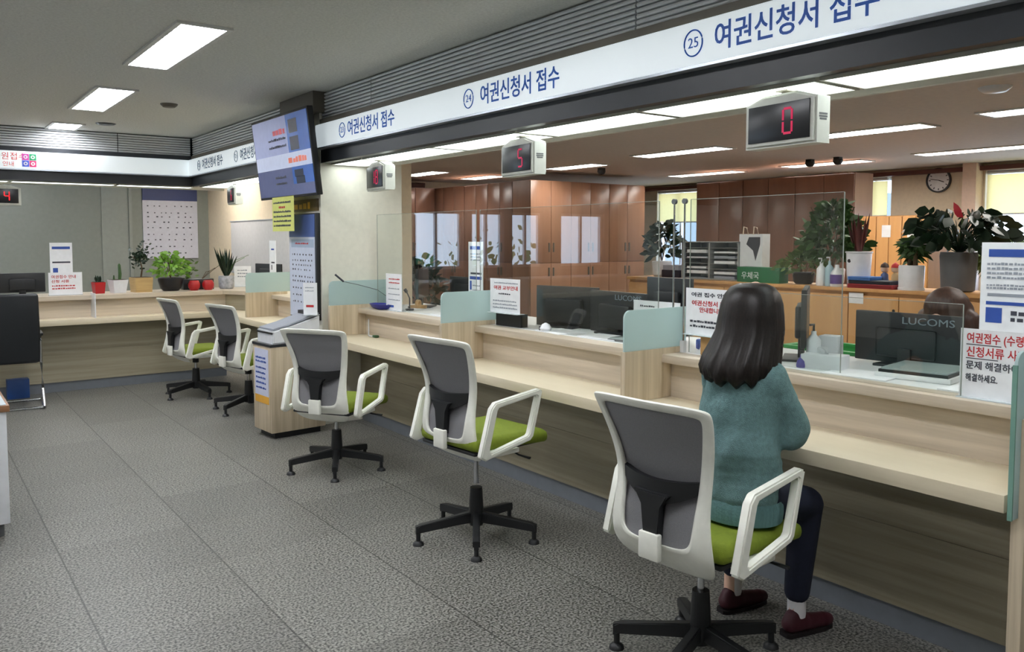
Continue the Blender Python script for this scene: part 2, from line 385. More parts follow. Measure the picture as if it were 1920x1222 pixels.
for a, b, l in ((7.08, 8.1, 'luminous soffit panel just beyond the pillar'), (8.1, 9.1, 'luminous soffit panel over the far short counter'), (9.1, 10.2, 'luminous soffit panel in the far corner')):
    soffit_lamp(2.885, 3.20, a+.01, b-.01, l)
for a, b, l in ((.95, 2.0, 'luminous soffit panel over the potted plants of the far counter'), (-.1, .95, 'luminous soffit panel over the far black monitor'), (2.0, 2.86, 'luminous soffit panel before the wall chart')):
    soffit_lamp(a+.01, b-.01, 10.30, 10.52, l)
# ------------------------------------------------------------------ sign light boxes
M_sign = mat('glowing white sign face', (235, 240, 242), .5, emis=SIGN_E, ecol=(228, 240, 246), var=.03, vs=(3, 3, 3))
def sign_y(name_label, y0, y1):
    t = thing('light_box_sign', name_label, 'sign', (2.80, (y0+y1)/2, FZ1))
    h = (y1-y0)/2
    part('face_panel', bx(-.05, 0, -h+.004, h-.004, .006, .194, bev=.012), M_sign, t)
    part('bottom_rail', bx(-.052, .0, -h, h, -.006, .006), mat('silver rail', (190, 196, 205), .3, .7), t)
    return t
s1 = sign_y('long glowing white sign above the near counters with three blue Korean headings', -3.9, PY0-.01)
s2 = sign_y('short glowing white sign beyond the pillar with grey blue headings', PY1+.01, FY-.06)
def heading(parent, cy, num, ystart, w, z=.1, m=M_signblue, sz=.125):
    o = letters('여권신청서 접수', sz, m, parent, (0, 0, 0), FXe, bold=.0016)
    wd = max(v.co.x for v in o.data.vertices) - min(v.co.x for v in o.data.vertices); o.data.transform(Matrix.Diagonal((w/wd, 1, 1, 1)))
    o.location = (-.0515, ystart-parent.location.y, z-.005)
    g = G(); pts = [(-.052, .05*math.cos(a*math.pi/16), .055*math.sin(a*math.pi/16)) for a in range(32)]
    g.tube(pts, .0035, 6, True)
    c = part('number_ring', g, m, parent, (0, cy-parent.location.y, z))
    n = letters(num, .062, m, c, (-.0515, 0, 0), FXe, align='CENTER', name='number')
heading(s1, 2.41, '25', 2.30, .72)
heading(s1, 4.15, '24', 4.03, .72)
heading(s1, 5.91, '23', 5.82, .74)
heading(s2, 9.72, '22', 9.60, .74, m=mat('sign letter grey blue', (70, 84, 110), .5, emis=.1))
heading(s2, 8.42, '21', 8.30, .74, m=MATS['sign letter grey blue'])
t = thing('light_box_sign', 'glowing white sign along the far wall with red words and coloured squares', 'sign', (-1.55, FY, FZ1))
part('face_panel', bx(-4.35, 4.33, -.05, 0, .006, .194, bev=.012), M_sign, t)
part('bottom_rail', bx(-4.35, 4.35, -.052, 0, -.006, .006), MATS['silver rail'], t)
o = letters('민원접수', .085, mat('sign letter red', (215, 60, 50), .5, emis=.15), t, (2.33, -.0515, .13), FYe)
o = letters('안내', .06, MATS['sign letter red'], t, (2.42, -.0515, .05), FYe)
cols = [(196, 70, 160), (40, 150, 100), (70, 90, 190), (205, 50, 110)]
for q, (dx, dz) in enumerate(((0, .085), (.068, .085), (0, .015), (.068, .015))):
    c = part('coloured_square', bx(0, .064, -.004, 0, 0, .066), mat('sign square %d' % q, cols[q], .5, emis=.35), t, (2.60+dx, -.0505, .015+dz))
    part('white_mark', G().lathe([(.009, 0), (.02, 0), (.02, .002), (.009, .002)], 14, Matrix.Rotation(R(90), 4, 'X'), ring=True), M_paper, c, (.032, -.0055, .033))
# ------------------------------------------------------------------ ceiling lights, lobby
M_trof = mat('bright louvred lamp face', (255, 255, 252), .5, emis=CEIL_E, ecol=(248, 250, 255))
M_troff = mat('white lamp rim', (215, 216, 214), .4)
def troffer(x, y, w, l, z, label, group, E=None, m=None, rz=0):
    t = thing('ceiling_light', label, 'ceiling light', (x, y, z), rz, group)
    part('lamp_face', bx(-w/2, w/2, -l/2, l/2, -.006, -.002), m or M_trof, t)
    g = G()
    for a in range(1, int(l/.1)): g.box(-w/2, w/2, -l/2+a*l/int(l/.1)-.0025, -l/2+a*l/int(l/.1)+.0025, -.014, -.007)
    for a in range(1, 4): g.box(-w/2+a*w/4-.002, -w/2+a*w/4+.002, -l/2, l/2, -.014, -.007)
    part('louver_grid', g, M_troff, t)
    g = bx(-w/2-.03, -w/2, -l/2-.03, l/2+.03, -.014, 0).box(w/2, w/2+.03, -l/2-.03, l/2+.03, -.014, 0).box(-w/2, w/2, -l/2-.03, -l/2, -.014, 0).box(-w/2, w/2, l/2, l/2+.03, -.014, 0)
    part('rim', g, M_troff, t)
    return t
gl = 'recessed lobby ceiling lights'
troffer(1.41, 5.485, .25, 1.34, H, 'largest bright rectangular ceiling light nearest the camera', gl)
troffer(1.42, 7.87, .26, 1.30, H, 'middle rectangular ceiling light of the lobby row', gl)
troffer(1.43, 9.92, .25, .50, H, 'farthest short ceiling light touching the slatted metal band', gl)
n = 0
for x, y, l in ((1.45, 3.1, 'lobby ceiling light overhead just before the camera row'), (1.45, .6, 'lobby ceiling light straight above the camera'), (-1.5, 5.6, 'second row lobby ceiling light left of the largest one'), (-1.5, 8.1, 'second row lobby ceiling light left of the middle one'),
                (-1.5, 3.1, 'second row lobby ceiling light left of the overhead one'), (-1.5, .6, 'second row lobby ceiling light nearest the rear wall'), (-4, 4.0, 'lobby ceiling light near the left wall, front one'), (-4, 8, 'lobby ceiling light near the left wall, back one'),
                (.8, 11.9, 'unseen light added behind the far sign beam to brighten the far wall'), (-2.2, 11.9, 'unseen light added near the windows to brighten the far wall')):  # both lights behind the far beam are unseen additions that brighten the far wall
    troffer(x, y, .25, 1.36, H, l, gl, rz=R(90) if y > 11 else 0)
single('smoke_detector', G().lathe([(.0, -.03), (.05, -.03), (.07, -.012), (.075, 0)], 24), M_brown, 'round detector on the grey lobby ceiling', 'detector', (1.956, 7.79, H))
single('ceiling_speaker', G().lathe([(.0, -.012), (.08, -.012), (.1, 0)], 24), M_dark, 'dark round ceiling speaker by the farthest lobby light', 'speaker', (1.75, 9.5, H))
# office lights
M_off = mat('bright office lamp face', (255, 250, 240), .5, emis=OFFICE_E, ecol=(255, 250, 244))
go = 'recessed office ceiling lights'
for (x, y, l, lab) in ((7.5, 6.75, 1.3, 'office ceiling light seen between the displays showing 5 and 0'), (7.5, 4.45, 1.3, 'office ceiling light touching the right side of the display showing 0'), (7.3, 2.55, 1.3, 'office ceiling light at the right picture edge under the round detector'),
                       (10.3, 8.75, 1.3, 'far office ceiling light before the dark cabinet row'), (10.25, 6.6, 1.2, 'far office ceiling light left of the clock'), (10.1, 4.5, 1.4, 'far office ceiling light above the clock wall'),
                       (7.8, 9.0, 1.0, 'office ceiling light just right of the display showing 5'), (6.7, 11.4, 1.0, 'office ceiling light beside the cream pillar'), (7.9, 11.5, .9, 'small far office light left of the display showing 5'),
                       (5.2, 1.0, 1.3, 'office ceiling light outside the right of the picture'), (5.0, 4.6, 1.3, 'office ceiling light hidden above the sign beam'), (3.3, 8.3, 1.2, 'unseen light added to brighten the side wall just beyond the pillar'), (3.3, 11.3, 1.2, 'unseen light added to brighten the side wall by the wall chart')):  # last two are added out of view to lift the dark beige side wall
    troffer(x, y, .3, l, HO, lab, go, m=M_off)
single('smoke_detector', G().lathe([(.0, -.04), (.07, -.035), (.1, -.012), (.105, 0)], 24), M_potw, 'round white detector on the office ceiling at the right', 'detector', (6.04, 2.61, HO))
g = bx(-.03, .03, -.03, .03, -.05, 0); g.tube([(0, 0, -.05), (0, 0, -.09)], .055, 14)
for (x, y, l) in ((9.6, 6.4, 'left dark dome camera on the ceiling before the cabinet row'), (9.6, 6.0, 'right dark dome camera on the ceiling before the cabinet row'), (8.3, 9.0, 'small dark camera on the ceiling before the reddish cabinets')):
    t = thing('dome_camera', l, 'camera', (x, y, HO)); part('mount', bx(-.04, .04, -.04, .04, -.03, 0), M_black, t); part('dome', G().lathe([(.002, -.10), (.04, -.09), (.06, -.06), (.06, -.03)], 18), M_black, t)

# ------------------------------------------------------------------ counters
def counter_main():
    t = thing('service_counter', 'long light oak service counter with grey kick plate in front of the woman', 'counter', (0, 0, 0))
    Y0, Y1 = 1.12, 6.44
    part('kick_plate', bx(PX+.012, PX+.05, Y0, Y1, 0, .10), M_kick, t)
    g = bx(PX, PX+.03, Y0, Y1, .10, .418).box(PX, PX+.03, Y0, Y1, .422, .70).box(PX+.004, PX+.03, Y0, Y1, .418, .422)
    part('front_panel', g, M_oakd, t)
    part('writing_shelf', bx(2.76, PX+.03, 1.12, Y1-.02, .70, .758, bev=.003), M_shelf, t, label='pale oak writing shelf')
    part('upper_panel', bx(PX, PX+.03, Y0, Y1, .758, .94), M_oakh, t)
    part('countertop', bx(3.07, 3.2, Y0, Y1, .94, .982, bev=.003), M_oakh, t)
    part('desk_surface', bx(3.2, 3.78, Y0, Y1, .945, .981), M_white, t, label='white staff side desk top')
    part('support_panel', bx(3.7, 3.74, Y0, Y1, 0, .945), M_white, t)
    t = thing('service_counter', 'short light oak counter run between the pillar and the far corner', 'counter', (0, 0, 0))
    Y0, Y1 = PY1, 9.0
    part('kick_plate', bx(PX+.012, PX+.05, Y0, Y1, 0, .10), M_kick, t)
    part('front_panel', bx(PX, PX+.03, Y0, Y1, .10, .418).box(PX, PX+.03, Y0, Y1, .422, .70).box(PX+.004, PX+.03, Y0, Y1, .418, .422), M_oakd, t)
    part('writing_shelf', bx(2.76, PX+.03, Y0, 9.20, .70, .758, bev=.003), M_shelf, t)
    part('upper_panel', bx(PX, PX+.03, Y0, Y1, .758, .94), M_oakh, t)
    part('countertop', bx(3.07, 3.7, Y0, Y1, .94, .982, bev=.003), M_oakh, t)
    t = thing('service_counter', 'light oak counter along the far wall carrying the row of potted plants', 'counter', (0, 0, 0))
    yp = 9.45
    part('kick_plate', bx(-3, 2.93, yp+.012, yp+.05, 0, .10), M_kick, t)
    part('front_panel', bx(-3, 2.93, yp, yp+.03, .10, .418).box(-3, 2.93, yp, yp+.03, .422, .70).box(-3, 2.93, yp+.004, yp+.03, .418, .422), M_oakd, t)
    part('writing_shelf', bx(-3, 3.1, 9.21, yp+.03, .70, .758, bev=.003), M_shelfx, t, label='pale oak writing shelf')
    part('upper_panel', bx(-3, 2.93, yp, yp+.03, .758, .94), M_oakh, t)
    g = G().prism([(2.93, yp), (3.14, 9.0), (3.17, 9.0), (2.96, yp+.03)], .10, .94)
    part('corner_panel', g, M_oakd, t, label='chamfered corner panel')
    part('countertop', G().prism([(-3, 9.38), (2.88, 9.38), (3.08, 9.0), (3.7, 9.0), (3.7, 10.0), (-3, 10.0)], .94, .982), M_oakh, t)
counter_main()
def frosted(parent, y, x0, x1, z0, z1, r=.04):
    pts = [(x0, z0), (x1, z0), (x1, z1)] + [(x0+r-r*math.sin(a), z1-r+r*math.cos(a)) for a in [i*math.pi/2/6 for i in range(7)]]
    return part('frosted_glass', G().prism(pts, y-.005, y+.005, 'y'), M_frost, parent, label='frosted green glass wing')
def fin(y, label, gx1=3.26, x0=2.81):
    t = thing('counter_divider', label, 'divider', (0, 0, 0), 0, 'oak dividers with frosted glass')
    part('divider_board', bx(x0, PX-.001, y, y+.03, .76, 1.012).box(PX-.001, PX+.1, y, y+.03, .983, 1.012), M_oakv, t)
    frosted(t, y+.015, x0+.005, gx1, 1.012, 1.215); return t
fin(2.87, 'oak counter divider with frosted glass just left of the seated woman')
fin(4.57, 'oak counter divider with frosted glass between the two black monitors')
fin(6.33, 'oak counter divider with frosted glass against the cream pillar', 3.5)
fin(8.36, 'oak counter divider with frosted glass beyond the pillar', 3.36, 2.80)
t = thing('counter_divider', 'tall end post of the counter at the right picture edge with green edged glass', 'divider', (0, 0, 0))
part('end_post', bx(2.80, PX+.1, 1.075, 1.115, 0, 1.0), M_oakv, t, label='pale end post')
frosted(t, 1.099, 2.755, 2.80, .685, 1.215)
pts = [(2.80, 1.0), (3.24, 1.0), (3.24, 1.215), (2.80, 1.215)]
part('frosted_glass', G().prism(pts, 1.094, 1.104, 'y'), M_frost, t)
part('glass_edge', bx(2.748, 2.755, 1.092, 1.106, .685, 1.175), M_gedge, t)
single('acrylic_divider', bx(-.005, .005, 9.22-9.4, .05, 0, .25), M_potw, 'small white upright divider on the far counter shelf beside the red words sign', 'divider', (1.55, 9.4, .758))
# clear glass screens
def screen(y0, y1, z1, x, label):
    t = thing('glass_screen', label, 'glass screen', (x, (y0+y1)/2, .982), 0, 'clear glass counter screens'); h = (y1-y0)/2
    part('pane', bx(-.003, .003, -h, h, 0, z1-.982), M_glass, t)
    part('pane_edge', bx(-.002, .002, -h-.003, -h, 0, z1-.982).box(-.002, .002, h, h+.003, 0, z1-.982).box(-.003, .003, -h, h, z1-.982, z1-.98), mat('pale glass edge', (150, 156, 148), .2), t)
screen(3.06, 4.75, 1.765, 3.24, 'clear tall glass screen behind the middle chair bay')
screen(4.80, 6.3, 1.765, 3.24, 'clear tall glass screen left bay beside the pillar')
screen(1.99, 2.84, 1.765, 3.24, 'clear tall glass screen behind the seated woman')
screen(1.43, 2.38, 1.325, 3.12, 'low clear glass screen before the large black monitor')
for y, l in ((2.93, 'left slim steel stand with a round knob on the counter behind the divider'), (2.86, 'right slim steel stand with a round knob on the counter behind the divider')):
    t = thing('screen_post', l, 'post', (3.215, y, .982)); part('rod', G().tube([(0, 0, 0), (0, 0, .77)], .005, 8), M_chrome, t); part('knob', G().lathe([(.001, -.008), (.014, -.008), (.014, .008), (.001, .008)], 14, Matrix.Rotation(R(90), 4, 'Y')), M_potg, t, (0, 0, .775))
    part('foot', bx(-.012, .012, -.012, .012, 0, .06), M_potw, t)

# ------------------------------------------------------------------ number displays
SEG = {'0': 'abcdef', '5': 'acdfg', '4': 'bcfg', '1': 'bc', '3': 'abcdg', '6': 'acdefg', '8': 'abcdefg'}
def digit(g, ch, cx, cz, h=.115, w=.052, t=.011):
    q = {'a': (0, h/2, 1), 'g': (0, 0, 1), 'd': (0, -h/2, 1), 'f': (-w/2, h/4, 0), 'b': (w/2, h/4, 0), 'e': (-w/2, -h/4, 0), 'c': (w/2, -h/4, 0)}
    for s in SEG[ch]:
        dx, dz, hor = q[s]
        if hor: g.box(cx+dx-w/2+.004, cx+dx+w/2-.004, cz+dz-t/2, cz+dz+t/2, 0, .002)
        else: g.box(cx+dx-t/2, cx+dx+t/2, cz+dz-h/4+.004, cz+dz+h/4-.004, 0, .002)
def display(loc, rz, txt, label, m=M_led, s=.86):
    # local: front faces -X, width along Y
    t = thing('number_display', label, 'number display', loc, rz, 'hanging number displays'); t.scale = (s, s, s)
    pts = [(-.215, -.125), (.215, -.125), (.215, .09), (.1, .125), (-.1, .125), (-.215, .09)]
    part('housing', G().prism(pts, -.05, .06, 'x', bev=.012), mat('pale grey display housing', (206, 207, 198), .4), t)
    part('screen', bx(-.056, -.049, -.185, .185, -.098, .078, bev=.002), M_screen, t, label='black display window')
    g = G(); n = len(txt)
    for i, ch in enumerate(txt): digit(g, ch, .06-(n-1-i)*.085, 0)
    part('digits', g, m, t, (-.0565, 0, -.01), FXe, label='glowing red digits')
    part('hanger', G().tube([(0, 0, .12), (0, 0, .143)], .022, 12).box(-.035, .035, -.035, .035, .136, .143), mat('display hanger', (150, 146, 130), .5), t)
    part('grille', bx(-.02, .02, -.2155, -.2145, -.045, .045) if False else G().box(-.025, .03, -.2165, -.2145, .004, .012).box(-.025, .03, -.2165, -.2145, -.008, 0).box(-.02, .025, -.2165, -.2145, -.02, -.012), M_potg, t)
display((2.95, 2.085, 2.052), R(-6), '0', 'number display showing 0, hanging right of the seated woman')
display((2.95, 3.88, 2.042), R(-6), '5', 'number display showing 5 over the middle counter bay')
display((2.95, 5.68, 2.04), R(-6), '18', 'number display with two dim digits before the cream pillar')
display((2.98, 9.2, 2.05), R(-6), '6', 'small number display showing 6 beyond the wall television')
t = display((.86, 10.36, 2.03), R(90), '4', 'number display showing 4 at the left picture edge', M_ledr)

# ------------------------------------------------------------------ office chairs
def make_chair(label):
    t = thing('office_chair', label, 'chair', (0, 0, 0), 0, None)
    # base
    b = part('base_hub', G().tube([(0, 0, .07), (0, 0, .10), (0, 0, .27)], [.035, .042, .032], 16), M_black, t)
    leg = G(); leg.prism([(.02, .085), (.30, .072), (.325, .055), (.325, .098), (.30, .105), (.02, .145)], -.018, .018, 'y', bev=.006)
    lm = leg.mesh('leg', M_black)
    gd = G().tube([(.312, 0, .065), (.312, 0, .02)], .012, 10).lathe([(.014, .022), (.027, .012), (.030, 0), (.001, 0)][::-1], 14, None, (.312, 0)); gm = gd.mesh('glider', M_black)
    for i in range(5):
        l = link('leg', lm, t, (0, 0, 0), (0, 0, R(72*i))); l['k'] = i
        link('glider', gm, l)
    up = link('u', None, t)   # temporary
    part('gas_piston', G().tube([(0, 0, .2), (0, 0, .42)], .013, 12), M_chrome, t)
    part('tilt_mechanism', bx(-.10, .13, -.07, .07, .375, .43, bev=.015).tube([(0, 0, .33), (0, 0, .38)], .03, 14), M_black, t)
    part('height_lever', G().tube([(.06, -.06, .39), (.09, -.16, .395), (.10, -.22, .375), (.11, -.29, .37)], [.007, .007, .007, .011], 8, sq=.6), M_black, t)
    # seat
    g = G().box(-.20, .30, -.245, .245, .43, .505, bev=.034, seg=4)
    for v in g.bm.verts:
        if v.co.x > .15: v.co.z -= (v.co.x-.15)**2*1.2
        v.co.z -= .10*(v.co.y**2)*(1 if v.co.z > .47 else 0)
        if v.co.x < 0: v.co.y *= 1-.35*abs(v.co.x)
    part('seat', g, M_green, t, label='olive green upholstered seat')
    part('seat_pan', bx(-.19, .27, -.215, .215, .412, .432, bev=.008), M_black, t)
    # back
    O = [(0, .342), (.12, .342), (.195, .366), (.228, .445), (.206, .58), (.198, .69), (.222, .81), (.248, .93), (.253, .972), (.238, .985), (.1, .99), (0, .99)]
    I = [(0, .485), (.07, .485), (.125, .489), (.142, .515), (.148, .59), (.155, .69), (.178, .81), (.205, .91), (.210, .938), (.200, .949), (.1, .952), (0, .952)]
    def xp(z):
        P = [(.33, -.06), (.36, -.135), (.42, -.20), (.47, -.222), (.56, -.215), (.68, -.183), (.80, -.212), (.90, -.255), (1.0, -.305)]
        for (a, xa), (b_, xb) in zip(P, P[1:]):
            if z <= b_:
                u = max(0, (z-a)/(b_-a)); u = u*u*(3-2*u)*.5+u*.5; return xa+(xb-xa)*u
        return P[-1][1]
    def pt(y, z, off=0): return (xp(z)+.55*y*y+off, y, z)
    g = G(); loop = lambda L: [(y, z) for y, z in L] + [(-y, z) for y, z in L[::-1][1:-1]]
    lo, li = loop(O), loop(I); n = len(lo); th = .034
    V = {}
    for nm, L_, off in (('of', lo, 0), ('if', li, 0), ('ob', lo, -th), ('ib', li, -th)):
        V[nm] = [g.bm.verts.new(pt(y, z, off*(1 if z < .8 else .75))) for y, z in L_]
    for i in range(n):
        j = (i+1) % n
        g.bm.faces.new((V['of'][i], V['of'][j], V['if'][j], V['if'][i])); g.bm.faces.new((V['ob'][j], V['ob'][i], V['ib'][i], V['ib'][j]))
        g.bm.faces.new((V['of'][j], V['of'][i], V['ob'][i], V['ob'][j])); g.bm.faces.new((V['if'][i], V['if'][j], V['ib'][j], V['ib'][i]))
    bmesh.ops.recalc_face_normals(g.bm, faces=g.bm.faces[:])
    o = part('back_frame', g, M_chairw, t, label='ivory white plastic back frame', angle=80)
    md = o.modifiers.new('s', 'SUBSURF'); md.levels = 2; md.render_levels = 2
    g = G(); rows = 14; cols = 10
    def iw(z):
        P = I[3:9]
        for (ya, za), (yb, zb) in zip(P, P[1:]):
            if z <= zb: return ya+(yb-ya)*max(0, (z-za))/(zb-za)
        return .19
    grid = []
    for r in range(rows+1):
        z = .478+(.955-.478)*r/rows; ww = iw(z)+.012
        grid.append([g.bm.verts.new(pt((2*c/cols-1)*ww, z, -.006)) for c in range(cols+1)])
    for r in range(rows):
        for c in range(cols): g.bm.faces.new((grid[r][c], grid[r][c+1], grid[r+1][c+1], grid[r+1][c]))
    part('back_mesh', g, M_mesh, t, label='grey mesh backrest', angle=80)
    # lumbar support : curved black band and stem
    g = G(); A = []
    for c in range(13):
        u = c/12*2-1; y = u*.168; dz = -.035*(1-u*u); bul = -.028-.03*(1-u*u)
        x = xp(.69)+.55*y*y+bul; h = .016+.022*(1-u*u)
        A.append([g.bm.verts.new((x, y, .70+dz+h)), g.bm.verts.new((x, y, .695+dz-h)), g.bm.verts.new((x+.016, y, .695+dz-h)), g.bm.verts.new((x+.024, y, .70+dz+h))])
    for a, b_ in zip(A, A[1:]):
        for i in range(4): g.bm.faces.new((a[i], a[(i+1) % 4], b_[(i+1) % 4], b_[i]))
    g.bm.faces.new(A[0]); g.bm.faces.new(A[-1][::-1])
    bmesh.ops.recalc_face_normals(g.bm, faces=g.bm.faces[:])
    g.prism([(-.075, .66), (-.036, .615), (-.032, .50), (.032, .50), (.036, .615), (.075, .66)], xp(.6)-.052, xp(.6)-.018, 'x', bev=.004)
    part('lumbar_support', g, M_black, t, label='black lumbar support')
    part('lumbar_socket', bx(xp(.47)-.046, xp(.47)-.02, -.043, .043, .425, .520, bev=.006), M_chairw, t)
    # armrests
    for s in (-1, 1):
        out = [(-.185, .408), (-.218, .428), (-.150, .655), (-.122, .683), (.17, .716), (.197, .705), (.132, .480), (.112, .462)]
        inn = [(-.150, .440), (-.160, .452), (-.108, .642), (-.096, .655), (.150, .686), (.160, .680), (.104, .497), (.094, .487)]
        g = G(); y0, y1 = s*.262, s*.298
        vs = [[g.bm.verts.new((p[0], yy+(s*-.0 if p[1] > .6 else 0), p[1])) for p in L_] for yy in (y0, y1) for L_ in (out, inn)]
        m_ = len(out)
        for i in range(m_):
            j = (i+1) % m_
            for a, b_ in ((0, 1), (2, 3), (0, 2), (1, 3)): g.bm.faces.new((vs[a][i], vs[a][j], vs[b_][j], vs[b_][i]))
        bmesh.ops.recalc_face_normals(g.bm, faces=g.bm.faces[:])
        es = [e for e in g.bm.edges if len(e.link_faces) == 2 and e.calc_face_angle(0) > .9]
        bmesh.ops.bevel(g.bm, geom=es, offset=.006, segments=2, affect='EDGES')
        ar = part('armrest', g, M_chairw, t, label='white loop armrest')
        part('armrest_bracket', bx(-.12, .06, min(s*.17, s*.268), max(s*.17, s*.268), .405, .43, bev=.006), M_chairw, ar)
    bpy.data.objects.remove(up)
    return t
LOWER = ('base_hub', 'leg', 'glider')
def place_chair(src, loc, face, star, lift, label, first=False, bx_=0, bz=0):
    c = src if first else copy_tree(src)
    c.location = loc; c.rotation_euler = (0, 0, face); c['label'] = label
    for ch in c.children:
        nm = ch.name.split('.')[0]
        if nm == 'leg': ch.rotation_euler = (0, 0, R(72*ch['k'])+star-face)
        elif nm not in LOWER: ch.location.z += lift
        if nm in ('back_frame', 'back_mesh', 'lumbar_support', 'lumbar_socket'): ch.location.x += bx_; ch.location.z += bz
    return c
ch0 = make_chair('')
CH = [((2.326, 1.967, 0), R(5), R(54), .04, 'ivory and grey mesh office chair that the woman sits on', True),
      ((2.365, 3.51, 0), R(6), R(-124), .09, 'empty office chair in the middle, second from the right, raised on its shiny piston', False),
      ((2.326, 5.15, 0), R(33), R(-117), 0., 'empty office chair turned away just right of the oak kiosk', False),
      ((2.50, 7.44, 0), R(12), R(212), 0., 'office chair half hidden behind the oak kiosk', False),
      ((2.314, 8.454, 0), R(8), R(-83), 0., 'farthest office chair before the row of potted plants', False)]
for q, c in enumerate(CH[1:]): place_chair(ch0, *c[:5], bx_=.02 if q == 0 else 0, bz=.004 if q == 0 else 0)
place_chair(ch0, *CH[0][:5], first=True, bx_=-.045)
for o in bpy.data.objects:
    if 'k' in o.keys(): del o['k']
    if o.name.startswith('office_chair'): o['group'] = 'ivory office chairs along the counter'

# ------------------------------------------------------------------ seated woman
M_skin = mat('skin', (222, 182, 158), .5)
M_sweat = mat('teal grey knitted wool', (104, 136, 137), .95, var=.16, vs=(70, 70, 70), bump=.6, bs=320)
M_rib = mat('teal grey ribbed wool', (96, 132, 134), .95, var=.12, vs=(150, 150, 4), bump=.3, bs=100)
M_hair = mat('very dark brown hair', (27, 21, 18), .42, var=.5, vs=(260, 260, 4), spec=.3)
M_jean = mat('dark navy trousers', (24, 30, 50), .85, var=.12, vs=(80, 80, 80))
M_sock = mat('white cotton sock', (228, 226, 228), .9)
M_shoe = mat('dark maroon shoe', (64, 18, 30), .55)
M_sole = mat('dark shoe sole', (26, 18, 20), .7)
W = thing('person', 'woman in a teal knitted sweater and navy trousers sitting at the counter, seen from behind', 'person', (2.47, 1.905, 0))
def w(*p): return ((p[0]-2.62)*.96, (p[1]-2.03)*.95, p[2]+(.028 if p[2] > .9 else 0))      # upper body
def a(*p): return (p[0]-2.47, p[1]-1.905, p[2])                                              # world position
legs = lambda r0, r1, r2, r3: [('c', a(2.49, 1.835, .625), a(2.80, 1.850, .535), r0, r1), ('c', a(2.80, 1.850, .525), a(2.805, 1.885, .17), r2, r3),
                               ('c', a(2.49, 1.985, .625), a(2.79, 2.10, .535), r0, r1), ('c', a(2.79, 2.10, .525), a(2.765, 2.165, .19), r2, r3)]
arm_r = [a(2.49, 1.795, 1.05), a(2.575, 1.765, .87), a(2.80, 1.965, .812)]
arm_l = [a(2.49, 2.03, 1.05), a(2.585, 2.12, .865), a(2.79, 2.10, .812)]
body = [('e', w(2.61, 2.03, .65), (.11, .155, .10)), ('c', w(2.62, 2.03, .70), w(2.63, 2.03, .98), .10, .11, (1, 1.15, 1)), ('c', w(2.635, 1.92, 1.03), w(2.635, 2.14, 1.03), .05, .05),
        ('c', w(2.64, 2.03, 1.04), w(2.67, 2.03, 1.19), .05, .046),
        ('e', w(2.685, 2.03, 1.275), (.085, .073, .108)), ('e', w(2.745, 2.03, 1.235), (.045, .05, .06)), ('c', w(2.775, 2.03, 1.268), w(2.788, 2.03, 1.245), .011, .014),
        ('e', w(2.68, 1.953, 1.262), (.02, .01, .03)), ('e', w(2.68, 2.107, 1.262), (.02, .01, .03)), ('c', w(2.777, 2.01, 1.215), w(2.777, 2.05, 1.215), .008, .008)]
for A_ in (arm_r, arm_l): body += [('c', A_[0], A_[1], .042, .036), ('c', A_[1], A_[2], .035, .025)]
body += legs(.075, .055, .052, .036)
for p_ in ((2.805, 1.885), (2.765, 2.17)): body += [('c', a(p_[0], p_[1], .17), a(p_[0]-.01, p_[1], .05), .034, .03), ('c', a(p_[0], p_[1], .045), a(p_[0]+.12, p_[1]-.025, .035), .03, .025)]
def hand(cx, cy, cz, s):
    L = [('e', a(cx, cy, cz), (.042, .036, .014))]
    for dy, ln in ((-.027, .05), (-.009, .062), (.009, .066), (.026, .055)):
        p0 = (cx+.032, cy+dy, cz+.002); p1 = (cx+.032+ln*.55, cy+dy*1.1, cz+.004); p2 = (cx+.032+ln, cy+dy*1.15, cz-.012)
        L += [('c', a(*p0), a(*p1), .0085, .008), ('c', a(*p1), a(*p2), .008, .0068)]
    L += [('c', a(cx-.005, cy+s*.034, cz), a(cx+.03, cy+s*.055, cz-.002), .010, .009), ('c', a(cx+.03, cy+s*.055, cz-.002), a(cx+.055, cy+s*.055, cz-.006), .009, .0075)]
    return L
body += hand(2.85, 1.985, .783, 1) + hand(2.845, 2.11, .783, -1)
blend('body', body, .0065, M_skin, W, 3)
sw = [('c', w(2.605, 2.03, .64), w(2.60, 2.03, .80), .148, .146, (.92, 1.14, .6)), ('c', w(2.60, 2.03, .80), w(2.615, 2.03, 1.01), .146, .135, (.9, 1.12, 1)), ('c', w(2.625, 1.915, 1.035), w(2.625, 2.145, 1.035), .074, .074),
      ('c', w(2.63, 2.03, 1.06), w(2.66, 2.03, 1.13), .082, .058)]
for A_ in (arm_r, arm_l): sw += [('c', A_[0], A_[1], .070, .066), ('c', Vector(A_[1]), Vector(A_[2])+Vector((-.03, 0, .004)), .064, .044)]
sw += [('e', Vector(arm_r[1])+Vector((.005, 0, -.02)), (.068, .056, .056))]
def folds(co):
    x, y, z = co
    return co + Vector((.006*math.sin(z*38+y*9)*(1 if z < 1.0 else .3)+.004*math.sin(y*60+z*25), .004*math.sin(z*30+x*20), .0))
blend('sweater', sw, .009, M_sweat, W, 8, folds)
g = G(); rings = []
for z, s_ in ((.545, .96), (.548, .99), (.575, 1.01), (.605, 1.01), (.625, .96)):
    rings.append([g.bm.verts.new((-.014+.137*s_*math.cos(an)*(1+.008*(i % 2)), .166*s_*math.sin(an)*(1+.008*(i % 2)), z)) for i, an in enumerate([2*math.pi*q/140 for q in range(140)])])
for A_, B_ in zip(rings, rings[1:]):
    for j in range(140): g.bm.faces.new((A_[j], A_[(j+1) % 140], B_[(j+1) % 140], B_[j]))
g.bm.faces.new(rings[0][::-1])
part('sweater_hem', g, M_rib, W, label='ribbed sweater hem')
